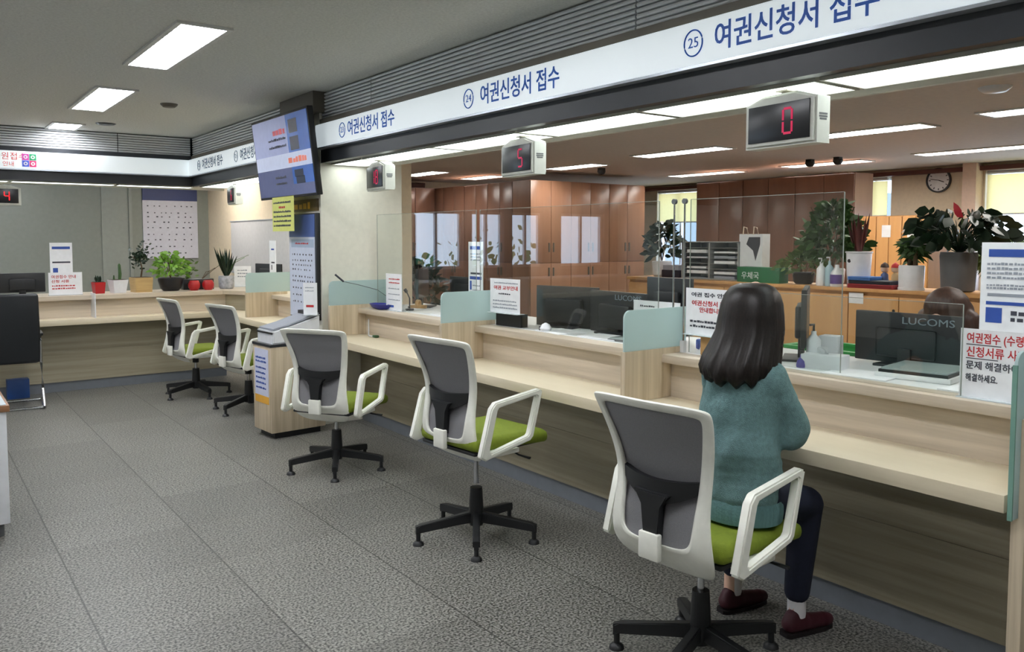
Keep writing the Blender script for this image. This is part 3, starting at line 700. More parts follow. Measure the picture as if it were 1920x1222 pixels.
blend('trousers', [('e', a(2.475, 1.905, .615), (.128, .158, .066))] + legs(.086, .068, .066, .052), .009, M_jean, W, 6)
for (x, y, dx, dy) in ((2.80, 1.885, .14, -.03), (2.765, 2.17, .13, -.025)):
    part('sock', G().tube([a(x+.005, y, .07), a(x+.005, y, .19)], .036, 14), M_sock, W)
    d = Vector((dx, dy, 0)).normalized()
    p = lambda q, z: a(x+d.x*q-.035, y+d.y*q, z)
    so = blend('shoe', [('c', p(0, .045), p(.06, .045), .036, .038), ('c', p(.06, .042), p(.17, .032), .037, .030), ('c', p(.17, .032), p(.195, .03), .032, .027), ('c', p(.0, .05), p(.01, .075), .034, .03)], .006, M_shoe, W, 4)
    part('sole', G().prism([tuple(Vector(p(q, 0)[:2]) + Vector((-d.y, d.x))*b_) for q, b_ in ((-.035, -.02), (-.02, -.033), (.06, -.036), (.15, -.036), (.2, -.025), (.222, 0), (.2, .025), (.15, .036), (.06, .036), (-.02, .033), (-.035, .02))], 0.001, .016), M_sole, so)
# bob cut : one smooth shell of lofted rings, longer at the back
g = G(); N_ = 160; prof = [(1.404, .012, .012, .0), (1.401, .050, .050, .0), (1.388, .082, .078, 0), (1.362, .104, .097, 0), (1.325, .117, .109, -.002), (1.28, .122, .116, -.006), (1.23, .123, .123, -.012), (1.18, .134, .133, -.034), (1.14, .146, .142, -.052), (1.11, .148, .146, -.062), (1.082, .136, .138, -.066), (1.07, .11, .12, -.066)]
rings = []
for k_, (z, rx, ry, ox) in enumerate(prof):
    ring = []
    for i in range(N_):
        an = 2*math.pi*i/N_; t_ = max(0, (1.37-z)/.28)
        st = 1+.010*t_*math.sin(an*53+z*9)+.014*t_*math.sin(an*21-z*16+1)+.016*t_*math.sin(an*8+2)
        zz = z + t_*t_*(.022*math.sin(an*1.0-2.0)*-1+.010*math.sin(an*13+1))
        if math.cos(an) > .45: zz = max(zz, 1.33-.16*(1-math.cos(an))*1.8); zz = min(zz, z) if zz < z else zz
        ring.append(g.bm.verts.new((.045+ox+rx*math.cos(an)*st, ry*math.sin(an)*st, zz)))
    rings.append(ring)
for A_, B_ in zip(rings, rings[1:]):
    for j in range(N_): g.bm.faces.new((A_[j], B_[j], B_[(j+1) % N_], A_[(j+1) % N_]))
g.bm.faces.new(rings[0]); g.bm.faces.new(rings[-1][::-1])
bmesh.ops.recalc_face_normals(g.bm, faces=g.bm.faces[:])
part('hair', g, M_hair, W, angle=180)
g = G()
for y in (-.031, .031): g.lathe([(.001, -.010), (.008, -.006), (.011, 0), (.008, .006), (.001, .01)], 12, Matrix.Translation(w(2.767, 2.03+y, 1.275)))
part('eyes', g, M_sole, W)
# staff member behind the large monitor
S = thing('person', 'person behind the large black monitor, only the top of brown hair showing', 'person', (4.06, 1.93, 0))
sb = [('e', (0, 0, .62), (.12, .17, .1)), ('c', (0, 0, .66), (0, 0, .95), .11, .12, (1, 1.2, 1)), ('c', (0, -.15, 1.0), (0, .15, 1.0), .06, .06), ('c', (0, 0, 1.0), (-.02, 0, 1.12), .052, .047),
      ('e', (-.03, 0, 1.21), (.088, .075, .108)), ('e', (-.085, 0, 1.165), (.04, .048, .05)), ('c', (-.12, 0, 1.20), (-.128, 0, 1.18), .010, .013),
      ('c', (0, -.18, 1.0), (-.04, -.22, .8), .045, .038), ('c', (-.04, -.22, .8), (-.20, -.12, .9), .036, .028), ('c', (0, .18, 1.0), (-.04, .22, .8), .045, .038), ('c', (-.04, .22, .8), (-.20, .12, .9), .036, .028),
      ('c', (-.0, -.09, .58), (-.22, -.09, .52), .08, .06), ('c', (-.24, -.09, .52), (-.22, -.09, .05), .056, .036), ('c', (-.0, .09, .58), (-.22, .09, .52), .08, .06), ('c', (-.24, .09, .52), (-.22, .09, .05), .056, .036)]
blend('body', sb, .012, M_skin, S, 4)
blend('jacket', [('c', (0, 0, .60), (0, 0, .98), .135, .14, (.95, 1.2, 1)), ('c', (0, -.15, 1.0), (0, .15, 1.0), .075, .075), ('c', (0, -.18, 1.0), (-.04, -.22, .8), .062, .055), ('c', (0, .18, 1.0), (-.04, .22, .8), .062, .055),
      ('c', (-.04, -.22, .8), (-.17, -.14, .88), .052, .042), ('c', (-.04, .22, .8), (-.17, .14, .88), .052, .042)], .014, mat('dark office jacket', (44, 46, 54), .9), S, 4)
blend('hair', [('e', (-.015, 0, 1.235), (.112, .105, .105)), ('e', (.02, 0, 1.18), (.1, .115, .14)), ('c', (.0, -.1, 1.18), (.02, -.11, 1.05), .05, .045), ('c', (.0, .1, 1.18), (.02, .11, 1.05), .05, .045)], .009, mat('warm brown hair', (66, 44, 34), .5, var=.3, vs=(120, 120, 8)), S, 5)
t = thing('staff_chair', 'dark office chair under the staff member behind the monitor', 'chair', (4.12, 1.93, 0))
part('seat', bx(-.22, .22, -.23, .23, .44, .51, bev=.02), M_black, t); part('stem', G().tube([(0, 0, .06), (0, 0, .44)], .03, 12), M_black, t); part('backrest', bx(.22, .27, -.21, .21, .55, 1.0, bev=.02).box(.19, .23, -.03, .03, .47, .6), M_black, t)
g = G()
for i in range(5): g.box(0, .3, -.02, .02, .03, .07, M=Matrix.Rotation(R(72*i), 4, 'Z'))
for i in range(5): g.tube([(.28*math.cos(R(72*i)), .28*math.sin(R(72*i))-.012, .028), (.28*math.cos(R(72*i)), .28*math.sin(R(72*i))+.012, .028)], .028, 12)
part('base', g, M_black, t)

# ------------------------------------------------------------------ monitors, signs, desk things
def monitor(loc, rz, w_, h_, label, logo=None, bottom=.08, curve=False, bulge=.03):
    """back of the monitor faces local -X; stands on loc"""
    t = thing('monitor', label, 'monitor', loc, rz)
    part('back_shell', bx(-.012, .012, -w_/2, w_/2, bottom, bottom+h_, bev=.005).box(-.012-bulge, -.012, -w_*.28, w_*.28, bottom+h_*.12, bottom+h_*.7, bev=.012), M_black2, t)
    part('screen', bx(.0121, .0135, -w_/2+.01, w_/2-.01, bottom+.012, bottom+h_-.01), M_screen, t)
    part('stand', bx(-.03, .0, -.03, .03, .008, bottom+h_*.3, bev=.004).box(-.1, .1, -.11, .11, 0, .012, bev=.004), M_black, t)
    if logo:
        o = letters(logo, .046, mat('pale printed maker name', (120, 132, 138), .4), t, (-.0127, -w_/2+.03, bottom+h_-.036), FXe, align='RIGHT', sx=1.3)
    return t
monitor((3.69, 1.935, .981), R(2), .49, .235, 'large black monitor with a maker name facing out right of the woman', 'LUCOMS', .01, bulge=.006)
t = monitor((3.50, 2.34, .981), R(-58), .46, .27, 'black monitor turned edge on just right of the woman')
t = monitor((3.52, 4.14, .981), R(14), .50, .27, 'black swivelled monitor with a curved back beside the leaning paper sign', None, .0, bulge=.05)
t = monitor((3.52, 3.66, .981), R(-2), .50, .26, 'black monitor with a faint maker name in the middle bay', 'LUCOMS', .0)
monitor((3.72, 3.42, .981), R(0), .36, .27, 'black monitor partly behind the frosted glass and white name sign')
monitor((3.56, 6.1, .981), R(-45), .36, .25, 'narrow black monitor nearest the cream pillar')
monitor((3.72, 5.66, .981), R(5), .42, .19, 'low dark monitor left of the tall notice strip')
t = monitor((.97, 9.80, .982), R(90), .42, .2, 'black monitor on the far counter behind the black visitor chair', None, .03)
monitor((3.55, 9.75, .982), R(15), .52, .2, 'black monitor on the corner counter beyond the pillar')
def papersign(loc, rz, w_, h_, label, rows, tilt=0, base=True, group=None, m=None, header=None, legs=False):
    t = thing('notice_sign', label, 'sign', loc, rz, group)
    ry = (0, tilt, 0)
    p = part('sheet', bx(-.004, 0, -w_/2, w_/2, 0, h_), m or M_paper, t, (0, 0, .0), ry)
    for (kind, y, hh, x0, x1, mm) in rows:
        if kind == 'bar': part('printed_band', bx(-.0052, -.0042, -w_/2+(1-x1)*w_, w_/2-x0*w_, y*h_-hh*h_/2, y*h_+hh*h_/2), mm, p)
        elif kind == 'txt':
            o = letters(hh[0], hh[1]*h_, mm, p, (-.0045, w_/2-x0*w_, y*h_), FXe, ext=.0006, bold=.0006)
            wd = max(v.co.x for v in o.data.vertices)-min(v.co.x for v in o.data.vertices)
            o.data.transform(Matrix.Diagonal(((x1-x0)*w_/max(wd, .01), 1, 1, 1)))
        else:
            g = G(); scribble(g, x0*w_, x1*w_, [y_*h_ for y_ in y], hh*h_, d=.0008)
            part('small_print', g, mm, p, (-.0045, w_/2, 0), FXe)
    if base: part('stand_foot', bx(-.03, .04, -w_/2, w_/2, 0, .004), mat('clear acrylic foot', (200, 208, 212), .2), t)
    return t
# right bay
papersign((3.14, 1.325, .9825), R(0), .235, .255, 'white sign with red underlined Korean words at the right picture edge',
          [('txt', .86, ('여권접수 (수령)', .16), .09, .95, M_red), ('bar', .775, .012, .09, .60, M_ink), ('txt', .66, ('신청서류 사진', .16), .09, .95, M_red), ('bar', .575, .012, .09, .56, M_ink), ('txt', .47, ('문제 해결하여', .13), .09, .85, M_ink), ('txt', .29, ('해결하세요.', .12), .09, .56, M_ink)])
t = papersign((3.30, 1.34, .9825), R(0), .22, .57, 'tall white and blue information board behind the red worded sign',
          [('bar', .93, .05, .12, .97, M_blue), ('scr', [.86, .83, .80, .77], .018, .1, .97, M_inkg), ('scr', [.72, .70], .014, .1, .97, M_inkg), ('bar', .655, .02, .12, .97, M_inkg), ('bar', .60, .022, .1, .97, M_blue), ('bar', .52, .10, .1, .36, M_blue), ('scr', [.54, .50], .03, .5, .97, M_ink), ('scr', [.40], .035, .2, .8, M_blue)])
papersign((3.17, 2.655, .9825), R(-2), .30, .235, 'white sign with red heading standing left of the woman\'s head',
          [('txt', .86, ('여권 접수 안내', .1), .12, .9, M_ink), ('txt', .68, ('여권신청서 작성', .12), .13, .95, M_red), ('txt', .54, ('안내합니다', .12), .3, .8, M_red), ('scr', [.30, .2], .05, .1, .95, M_ink)], tilt=0).location.z = 1.085
single('sign_easel', bx(-.02, .06, -.1, .1, 0, .1025, bev=.01), mat('tan sign block', (190, 150, 96), .6), 'tan block carrying the red headed sign left of the woman', 'stand', (3.20, 2.62, .9825))
# middle bay
t = papersign((3.20, 4.40, .9825), R(3), .31, .23, 'white sign with small red heading beside the swivelled black monitor',
          [('scr', [.88], .04, .15, .95, M_inkg), ('txt', .73, ('여권 교부안내', .13), .13, .93, M_red), ('scr', [.57], .05, .3, .75, M_ink), ('scr', [.36, .26, .16], .045, .1, .92, M_inkg)]); t.location.z = 1.07
single('sign_easel', bx(-.01, .05, -.13, .13, 0, .085), M_black, 'black block under the sign beside the swivelled monitor', 'stand', (3.235, 4.40, .9825), R(3))
papersign((3.27, 3.10, .9825), R(2), .33, .245, 'white board partly behind the frosted glass left of the woman', [('scr', [.88], .04, .15, .5, M_ink)])
papersign((3.42, 5.07, .9825), R(0), .19, .56, 'tall narrow white and blue notice strip behind the frosted glass',
          [('bar', .92, .045, .12, .85, M_blue), ('scr', [.84, .80, .76], .02, .15, .9, M_inkg), ('bar', .58, .025, .15, .9, M_ink), ('bar', .52, .04, .1, .9, M_blue), ('bar', .42, .12, .1, .22, M_blue), ('scr', [.42, .36], .02, .3, .9, M_inkg)])
papersign((3.18, 5.9, .9825), R(0), .26, .30, 'white paper sign before the cream pillar beside the blue tray', [('scr', [.86, .76], .035, .2, .9, M_red), ('scr', [.6, .45, .3], .03, .15, .9, M_inkg), ('bar', .12, .06, .1, .5, M_blue)])
def box_thing(name, loc, rz, d, label, cat, m, bev=.003, group=None):
    return single(name, bx(-d[0]/2, d[0]/2, -d[1]/2, d[1]/2, 0, d[2], bev=bev), m, label, cat, loc, rz, group)
DZ = .9815
for (x, y, rz, sx_, sy_, z, l) in ((3.30, 1.92, 5, .2, .28, .004, 'loose white papers before the large monitor'), (3.30, 1.40, -3, .21, .3, .006, 'white papers beside the red worded sign'), (3.30, 3.95, -8, .2, .29, .004, 'white papers before the swivelled monitor'),
                                   (3.32, 3.55, 6, .2, .29, .007, 'white papers before the middle monitor'), (3.32, 6.0, 20, .2, .28, .004, 'white papers before the blue tray'), (3.33, 5.35, -10, .2, .28, .008, 'white papers left of the frosted glass divider')):
    box_thing('paper_stack', (x, y, DZ+.0005), R(rz), (sx_, sy_, z), l, 'papers', M_paper, 0)
t = thing('document_tray', 'flat tray with a pale glass plate before the large monitor', 'tray', (3.47, 1.74, DZ), R(8))
part('tray_base', bx(-.15, .15, -.15, .15, 0, .022, bev=.004), M_white, t)
part('glass_plate', bx(-.13, .14, -.13, .13, .034, .042), mat('pale grey glass plate', (170, 186, 184), .12), t)
part('black_rim', bx(-.14, .145, -.138, .138, .022, .034), M_black, t)
t = thing('tissue_box', 'small white tissue box on the counter right of the woman', 'tissue box', (3.33, 2.12, DZ), R(10))
part('carton', bx(-.055, .055, -.09, .09, 0, .065, bev=.003), M_potw, t); g = G()
for i in range(5): g.leaf((0, rnd.uniform(-.02, .02), .064), (rnd.uniform(-.03, .03), rnd.uniform(-.03, .03), .10), .04)
part('tissue', g, M_paper, t)
t = thing('pen_bottle', 'small dark purple bottle on the counter right of the woman', 'bottle', (3.27, 2.20, DZ)); part('bottle', G().lathe([(.022, 0), (.024, .01), (.02, .03), (.008, .045), (.008, .06)], 16), mat('violet plastic', (60, 50, 150), .3), t); part('cap', G().lathe([(.009, .06), (.009, .075)], 12), M_black, t)
t = thing('hand_sanitizer', 'small white pump bottle before the edge on monitor by the woman', 'bottle', (3.36, 2.20, DZ)); part('bottle', G().lathe([(.03, 0), (.032, .01), (.032, .12), (.012, .145), (.012, .16)], 18), M_potw, t); part('pump', G().tube([(0, 0, .16), (0, 0, .19), (-.03, 0, .19)], .006, 8), M_black, t)
box_thing('paper_carton', (3.50, 2.20, DZ), R(12), (.08, .09, .13), 'white carton behind the tissue box', 'box', M_potw)
t = thing('green_crate', 'bright green plastic crate behind the counter right of the woman', 'crate', (4.05, 2.49, -.015), 0)
g = G(); gm_ = mat('bright green plastic', (34, 150, 62), .4)
part('crate_wall', bx(-.16, .16, -.24, -.22, .60, .985).box(-.16, .16, .22, .24, .60, .985).box(-.16, -.14, -.22, .22, .60, .985).box(.14, .16, -.22, .22, .60, .985).box(-.16, .16, -.24, .24, .58, .60), gm_, t)
part('crate_rim', bx(-.17, -.135, -.25, .25, .985, 1.0).box(.135, .17, -.25, .25, .985, 1.0).box(-.135, .135, -.25, -.215, .985, 1.0).box(-.135, .135, .215, .25, .985, 1.0), gm_, t)
part('trolley', bx(-.16, .16, -.24, .24, 0, .58), M_white, t, label='white pedestal under the crate')
def tentcard(x, y, rz, label, m=M_paper, m2=M_blue):
    t = thing('card_holder', label, 'card holder', (x, y, DZ), rz)
    part('card_block', G().prism([(-.04, 0), (.04, 0), (.01, .06), (-.01, .06)], -.05, .05, 'y'), m, t)
    part('blue_block', bx(-.035, .035, .052, .1, 0, .055, bev=.01), m2, t)
tentcard(3.33, 4.60-.12, R(-20), 'white card holder with a blue block before the middle bay sign')
tentcard(3.36, 2.80, R(-20), 'white card holder with a blue block left of the woman')
t = thing('desk_trinket', 'small white crumpled item before the swivelled monitor', 'desk item', (3.24, 4.02, DZ)); part('item', G().lathe([(.03, 0), (.04, .02), (.025, .045), (.005, .055)], 9), M_potw, t); part('dark_cap', bx(-.01, .01, .035, .055, 0, .03), M_black, t)
t = thing('tablet_reader', 'pale grey signature pad before the middle monitor', 'tablet', (3.36, 3.34, DZ), R(10)); part('pad', bx(-.1, .1, -.12, .12, 0, .02, bev=.006), MATS['pale grey glass plate'], t); part('pad_rim', bx(-.108, .108, -.128, .128, 0, .012, bev=.004), M_potg, t)
t = thing('blue_tray', 'dark blue oval tray on the counter before the cream pillar', 'tray', (3.17, 6.10, DZ)); g = G().lathe([(.05, 0), (.09, .012), (.12, .045), (.112, .045), (.083, .018), (.0, .012)], 28, Matrix.Diagonal((.7, 1.25, 1, 1)))
part('dish', g, mat('royal blue plastic', (40, 44, 150), .3), t); part('contents', bx(-.03, .05, -.09, .02, .014, .04, bev=.01), mat('deep blue items', (30, 44, 110), .5), t)
t = thing('tape_dispenser', 'tan tape dispenser on the counter left of the tall screen post', 'tape dispenser', (3.45, 5.98, DZ), R(30)); part('body', bx(-.03, .03, -.07, .07, 0, .03, bev=.008), mat('tan plastic', (190, 150, 100), .4), t); part('roll', G().lathe([(.02, -.012), (.035, -.012), (.035, .012), (.02, .012)], 20, Matrix.Translation((0, 0, .04)) @ Matrix.Rotation(R(90), 4, 'X'), ring=True), MATS['tan plastic'], t)
t = thing('microphone_stand', 'small dark gooseneck microphone on the counter near the pillar', 'microphone', (3.30, 5.86, DZ)); part('base', G().lathe([(.035, 0), (.035, .015), (.0, .02)], 16), M_black, t); part('neck', G().tube([(0, 0, .015), (0, 0, .10), (-.02, .01, .15)], .006, 8), M_black, t); part('head', G().tube([(-.02, .01, .15), (-.035, .018, .175)], .014, 10), M_black, t)
t = thing('pen_on_cord', 'dark pen on a cord fixed to the frosted glass by the pillar', 'pen', (2.86, 6.32, 1.18)); part('pen', G().tube([(0, 0, .09), (.07, -.01, .03)], .008, 8), M_ink, t); part('cord', G().tube([(.07, -.01, .03), (.2, -.012, .0), (.38, -.012, -.05), (.5, -.012, -.13)], .003, 6), M_potg, t)
t = thing('cable', 'loose white cable with a green plug on the shelf near the pillar', 'cable', (3.08, 6.04, .7585)); part('cord', G().tube([(.05, .22, .13), (.03, .18, .06), (.0, .12, .008), (-.02, .06, .006), (.0, .0, .008)], .005, 8), M_potw, t); part('plug', bx(-.02, .02, -.03, .02, 0, .02, bev=.006), mat('dark green plug', (50, 90, 60), .4), t)

# ------------------------------------------------------------------ television, boards on the pillar
t = thing('television', 'large wall television tilted down on the pillar showing a waiting list', 'television', (2.62, 6.825, 2.26))
tl = math.atan2(.08, .70)
rot = (0, -tl, 0)
T = link('tmp', None)
cs = part('casing', bx(0, .05, -.635, .645, -.35, .35, bev=.006).box(.05, .075, -.4, .4, -.22, .2), M_black, t, (0, 0, 0), (0, -tl, 0))
bpy.data.objects.remove(T)
M_tv1 = mat('screen pale violet', (150, 156, 196), .25, emis=.26, ecol=(150, 160, 205)); M_tv2 = mat('screen slate violet', (92, 98, 138), .25, emis=.16, ecol=(95, 102, 150)); M_tv3 = mat('screen blue', (50, 92, 170), .25, emis=.25, ecol=(60, 100, 180)); M_tv4 = mat('screen pale band', (190, 196, 220), .25, emis=.38, ecol=(190, 200, 225)); M_tv5 = mat('screen navy tile', (22, 30, 62), .25, emis=.03)
M_tvr = mat('screen red words', (200, 60, 70), .3, emis=.25)
def tvp(name, y0, y1, z0, z1, m, d=0): part(name, bx(-.003-d, -.001, y0, y1, z0, z1), m, cs)
tvp('screen_area', .17, .62, .02, .33, M_tv1); tvp('screen_area', -.17, .17, .02, .33, M_tv1); tvp('screen_area', -.62, -.17, .02, .33, M_tv3)
tvp('screen_area', -.62, .62, -.10, .02, M_tv4); tvp('screen_area', -.19, .62, -.33, -.10, M_tv2); tvp('screen_area', -.62, -.19, -.24, -.10, M_tv3); tvp('screen_area', -.62, -.19, -.33, -.24, M_tv2)
for (y, z) in ((-.31, .23), (-.31, .09), (-.33, -.155), (-.35, -.21)): tvp('screen_tile', y-.09, y+.09, z-.055 if z > 0 else z-.03, z+.055 if z > 0 else z+.03, M_tv5, .001)
g = G(); scribble(g, 0, .30, [0], .05, d=.001); part('screen_words', g, M_tvr, cs, (-.0035, .14, .21), FXe)
g = G(); scribble(g, 0, .42, [0, -.06], .022, d=.001); part('screen_words', g, M_ink, cs, (-.0035, .26, .15), FXe)
g = G(); scribble(g, 0, .42, [0], .05, d=.001); part('screen_words', g, mat('screen orange words', (230, 120, 90), .3, emis=.3), cs, (-.0035, -.14, -.04), FXe)
g = G(); scribble(g, 0, .26, [0, -.05], .022, d=.001); part('screen_words', g, M_ink, cs, (-.0035, .2, -.17), FXe)
part('wall_arm', bx(.07, .19, -.1, .1, -.1, .1), M_black, t)
t = thing('notice_sheet', 'yellow paper notice hanging from the bottom of the television', 'notice', (2.66, 6.93, 1.93))
part('sheet', bx(-.002, 0, -.25, .25, -.30, .0), mat('pale yellow paper', (214, 218, 118), .6), t)
g = G(); scribble(g, 0, .42, [-.05, -.13, -.17, -.21, -.25], .018, d=.0008); part('writing', g, M_ink, t, (-.0025, .22, 0), FXe); g = G(); scribble(g, 0, .16, [-.09], .022, d=.0008); part('red_writing', g, M_red, t, (-.0025, .09, 0), FXe)
t = thing('notice_board', 'tall blue and white notice board on the pillar below the television', 'notice board', (2.765, 6.77, .88))
part('board', bx(0, .034, -.30, .30, 0, .90, bev=.004), M_black, t); part('sheet', bx(-.003, 0, -.27, .29, .01, .70), mat('pale lilac paper', (206, 212, 228), .6), t); part('blue_header', bx(-.003, 0, -.27, .29, .70, .89), mat('slate blue header', (72, 96, 156), .6), t)
part('pale_band', bx(-.004, -.003, -.25, .24, .61, .68), mat('pale blue band', (168, 184, 206), .6), t)
g = G(); scribble(g, 0, .46, [.55, .50, .46, .42, .36, .32, .26, .20, .14], .016, d=.0008, gap=2.5); part('small_print', g, M_ink, t, (-.0035, .22, 0), FXe); g = G(); scribble(g, 0, .3, [.645], .014, d=.0008); part('red_print', g, M_red, t, (-.0045, .15, 0), FXe)
t = thing('room_sign', 'small amber sign on the pillar between the television and the notice board', 'sign', (2.79, 6.76, 1.80)); part('plate', bx(0, .01, -.27, .27, 0, .10), mat('dark amber plate', (90, 72, 30), .5), t)
g = G(); scribble(g, 0, .44, [.05], .06, d=.001); part('lettering', g, mat('amber letters', (210, 160, 40), .5), t, (-.0005, .24, 0), FXe)
# kiosk
t = thing('kiosk_cabinet', 'oak kiosk cabinet on a dark base beside the pillar', 'cabinet', (2.47, 6.36, 0), R(4))
part('base', bx(-.19, .20, -.13, .13, 0, .05), M_black, t); part('cabinet_body', bx(-.23, .23, -.165, .165, .05, .725, bev=.002), M_oakv, t); part('top_trim', bx(-.235, .235, -.17, .17, .725, .745), M_dark, t)
part('side_poster', bx(-.233, -.230, -.12, .13, .33, .70), mat('pale lilac poster', (206, 210, 232), .6), t)
g = G(); scribble(g, 0, .2, [.63, .60, .55, .51, .47, .43, .39], .016, d=.0008); part('poster_print', g, M_blue, t, (-.2335, .11, 0), FXe); part('orange_band', bx(-.2332, -.230, -.12, .13, .27, .33), mat('orange print', (226, 168, 60), .6), t)
t = thing('printer', 'white multifunction printer on top of the oak kiosk', 'printer', (2.47, 6.36, .745), R(4))
part('body', G().prism([(-.2, 0), (.2, 0), (.2, .20), (-.05, .13), (-.2, .10)], -.15, .15, 'y', bev=.01), M_potw, t); part('lid', G().prism([(-.19, .105), (-.05, .137), (.2, .208), (.2, .225), (-.05, .15), (-.19, .118)], -.13, .13, 'y'), M_inkg, t)
part('paper_tray', bx(-.19, .0, -.14, .14, .112, .124, M=Matrix.Rotation(R(-10), 4, 'Y')), M_black, t); part('rear_feeder', bx(.14, .2, -.12, .12, .2, .235), M_black, t)
papersign((2.60, 6.22, .955), R(40), .12, .26, 'small white sign with a red arrow standing on the printer', [('scr', [.85, .75], .03, .15, .85, M_inkg), ('bar', .28, .07, .2, .75, M_red)], base=True)

# ------------------------------------------------------------------ far side wall things
t = thing('wall_chart', 'white chart with a dark blue header on the far wall', 'wall chart', (3.24, 12.98, 1.27)); part('sheet', bx(-.39, .39, 0, .015, 0, .86), mat('lilac grey chart paper', (196, 196, 208), .6), t); part('blue_header', bx(-.39, .39, -.002, .015, .86, 1.1), mat('navy header', (40, 54, 104), .5), t)
g = G(); scribble(g, 0, .66, [.08, .18, .28, .36, .46, .54, .62, .68, .78], .018, d=.001, gap=4); part('small_print', g, M_ink, t, (-.33, -.001, 0), FYe)
struct('door_1', bx(2.66, 2.70, 12.96, 13.0, 0, 2.6).box(2.3, 2.66, 12.985, 13.0, 0, 2.45), mat('grey door leaf', (140, 144, 138), .6))
t = thing('whiteboard', 'pale whiteboard on the beige side wall beyond the pillar', 'whiteboard', (3.79, 10.75, 1.1)); part('board', bx(-.01, .01, -1.08, 1.12, 0, .7), mat('pale grey board', (200, 198, 198), .4), t); part('board_frame', bx(-.015, .01, -1.1, 1.14, -.02, 0).box(-.015, .01, -1.1, 1.14, .7, .715), MATS['silver rail'], t)
papersign((3.42, 9.25, .983), R(0), .2, .56, 'tall white notice with a blue mark on the corner counter', [('bar', .82, .03, .3, .75, M_blue), ('bar', .55, .03, .3, .8, M_ink), ('bar', .45, .10, .3, .42, M_ink)])
papersign((3.30, 9.95, .983), R(60), .2, .25, 'small white paper sign right of the tall striped plant', [('scr', [.8, .65, .5], .06, .2, .8, M_inkg)])
papersign((1.33, 9.76, .983), R(90), .21, .54, 'tall white and blue notice standing on the far counter at the left', [('bar', .9, .05, .1, .9, M_blue), ('bar', .62, .03, .1, .9, M_ink), ('bar', .44, .14, .12, .34, M_blue), ('scr', [.4], .03, .5, .9, M_inkg)])
papersign((1.335, 9.56, .983), R(90), .31, .235, 'white sign with red words on the far counter before the tall notice', [('txt', .8, ('여권접수 안내', .16), .08, .8, M_red), ('txt', .6, ('신청 서류', .14), .08, .6, M_red), ('scr', [.42, .3], .06, .1, .8, M_red)])

# ------------------------------------------------------------------ plants
def pot(t, prof, m, soil_z, soil_r):
    part('pot', G().lathe(prof, 28), m, t); part('soil', G().lathe([(soil_r, soil_z-.01), (soil_r, soil_z), (.001, soil_z+.004)], 20), M_soil, t)
def squarepot(t, s0, s1, h, m):
    g = G().prism([(-s0, -s0), (s0, -s0), (s0, s0), (-s0, s0)], 0, h)
    for v in g.bm.verts:
        if v.co.z > h/2: v.co.x *= s1/s0; v.co.y *= s1/s0
    part('pot', g, m, t); part('soil', bx(-s1*.85, s1*.85, -s1*.85, s1*.85, h, h+.004), M_soil, t)
def bushy(t, h0, h1, r, n, m, lw=.03, ll=.07, stems=7, name='foliage'):
    g = G(); s = G()
    for i in range(stems):
        a = rnd.uniform(0, 6.28); q = rnd.uniform(.2, .75)*r
        s.tube([(0, 0, h0), (q*.4*math.cos(a), q*.4*math.sin(a), (h0+h1)/2), (q*math.cos(a), q*math.sin(a), h1-.03)], .004, 5)
    for i in range(n):
        a = rnd.uniform(0, 6.28); z = rnd.uniform(h0+.15*(h1-h0), h1); k_ = (z-h0)/(h1-h0); rr = r*math.sin(min(1, k_*1.0+.12)*math.pi*.86+.15)*math.sqrt(rnd.random())
        p = Vector((rr*math.cos(a), rr*math.sin(a), z)); d = Vector((math.cos(a)*.8+rnd.uniform(-.5, .5), math.sin(a)*.8+rnd.uniform(-.5, .5), rnd.uniform(-.5, .7))).normalized()*ll*rnd.uniform(.7, 1.2)
        g.leaf(p, p+d, lw*rnd.uniform(.8, 1.2), .01)
    part('stems', s, M_stem, t); part(name, g, m, t)
def swords(t, h0, n, h, m, spread=.12, w_=.028):
    g = G()
    for i in range(n):
        a = 2*math.pi*i/n+rnd.uniform(-.3, .3); hh = h*rnd.uniform(.65, 1); r0 = .02
        b = Vector((r0*math.cos(a), r0*math.sin(a), h0)); e = Vector((spread*rnd.uniform(.4, 1)*math.cos(a), spread*rnd.uniform(.4, 1)*math.sin(a), h0+hh))
        g.leaf(b, e, w_, 0, side=Vector((math.cos(a), math.sin(a), .3))); g.leaf(b+Vector((.003, .003, 0)), e, w_*.8, 0, side=Vector((-math.sin(a), math.cos(a), .2)))
    part('leaves', g, m, t)
CZ = .982; PG = None
t = thing('potted_cactus', 'small spiky plant in a square red pot on the far counter', 'plant', (1.66, 9.66, CZ), R(10)); squarepot(t, .045, .055, .12, M_potr); swords(t, .12, 9, .08, M_leafd, .05, .02)
t = thing('potted_cactus', 'tall thin cactus in a square white pot on the far counter', 'plant', (1.85, 9.66, CZ), R(12)); squarepot(t, .06, .08, .14, M_potw)
part('cactus_stem', G().tube([(.02, 0, .14), (.025, 0, .2), (.02, 0, .30), (.02, 0, .315)], [.016, .018, .014, .004], 10).tube([(-.04, 0, .14), (-.04, 0, .19)], [.013, .006], 8), M_leaf, t)
t = thing('potted_tree', 'small bonsai like tree in a tan bamboo pot on the far counter', 'plant', (2.085, 9.66, CZ), R(8)); squarepot(t, .085, .095, .16, M_pott)
part('trunk', G().tube([(0, 0, .16), (.015, 0, .25), (0, 0, .33)], [.01, .008, .006], 8).tube([(0, 0, .33), (-.09, 0, .39)], .004, 6), M_stem, t)
g = G()
for i in range(150):
    p = Vector((rnd.gauss(0, .045), rnd.gauss(0, .045), .39+rnd.gauss(0, .055))); g.leaf(p, p+Vector((rnd.uniform(-1, 1), rnd.uniform(-1, 1), rnd.uniform(-.4, 1))).normalized()*.045, .026)
part('foliage', g, M_leafd, t)
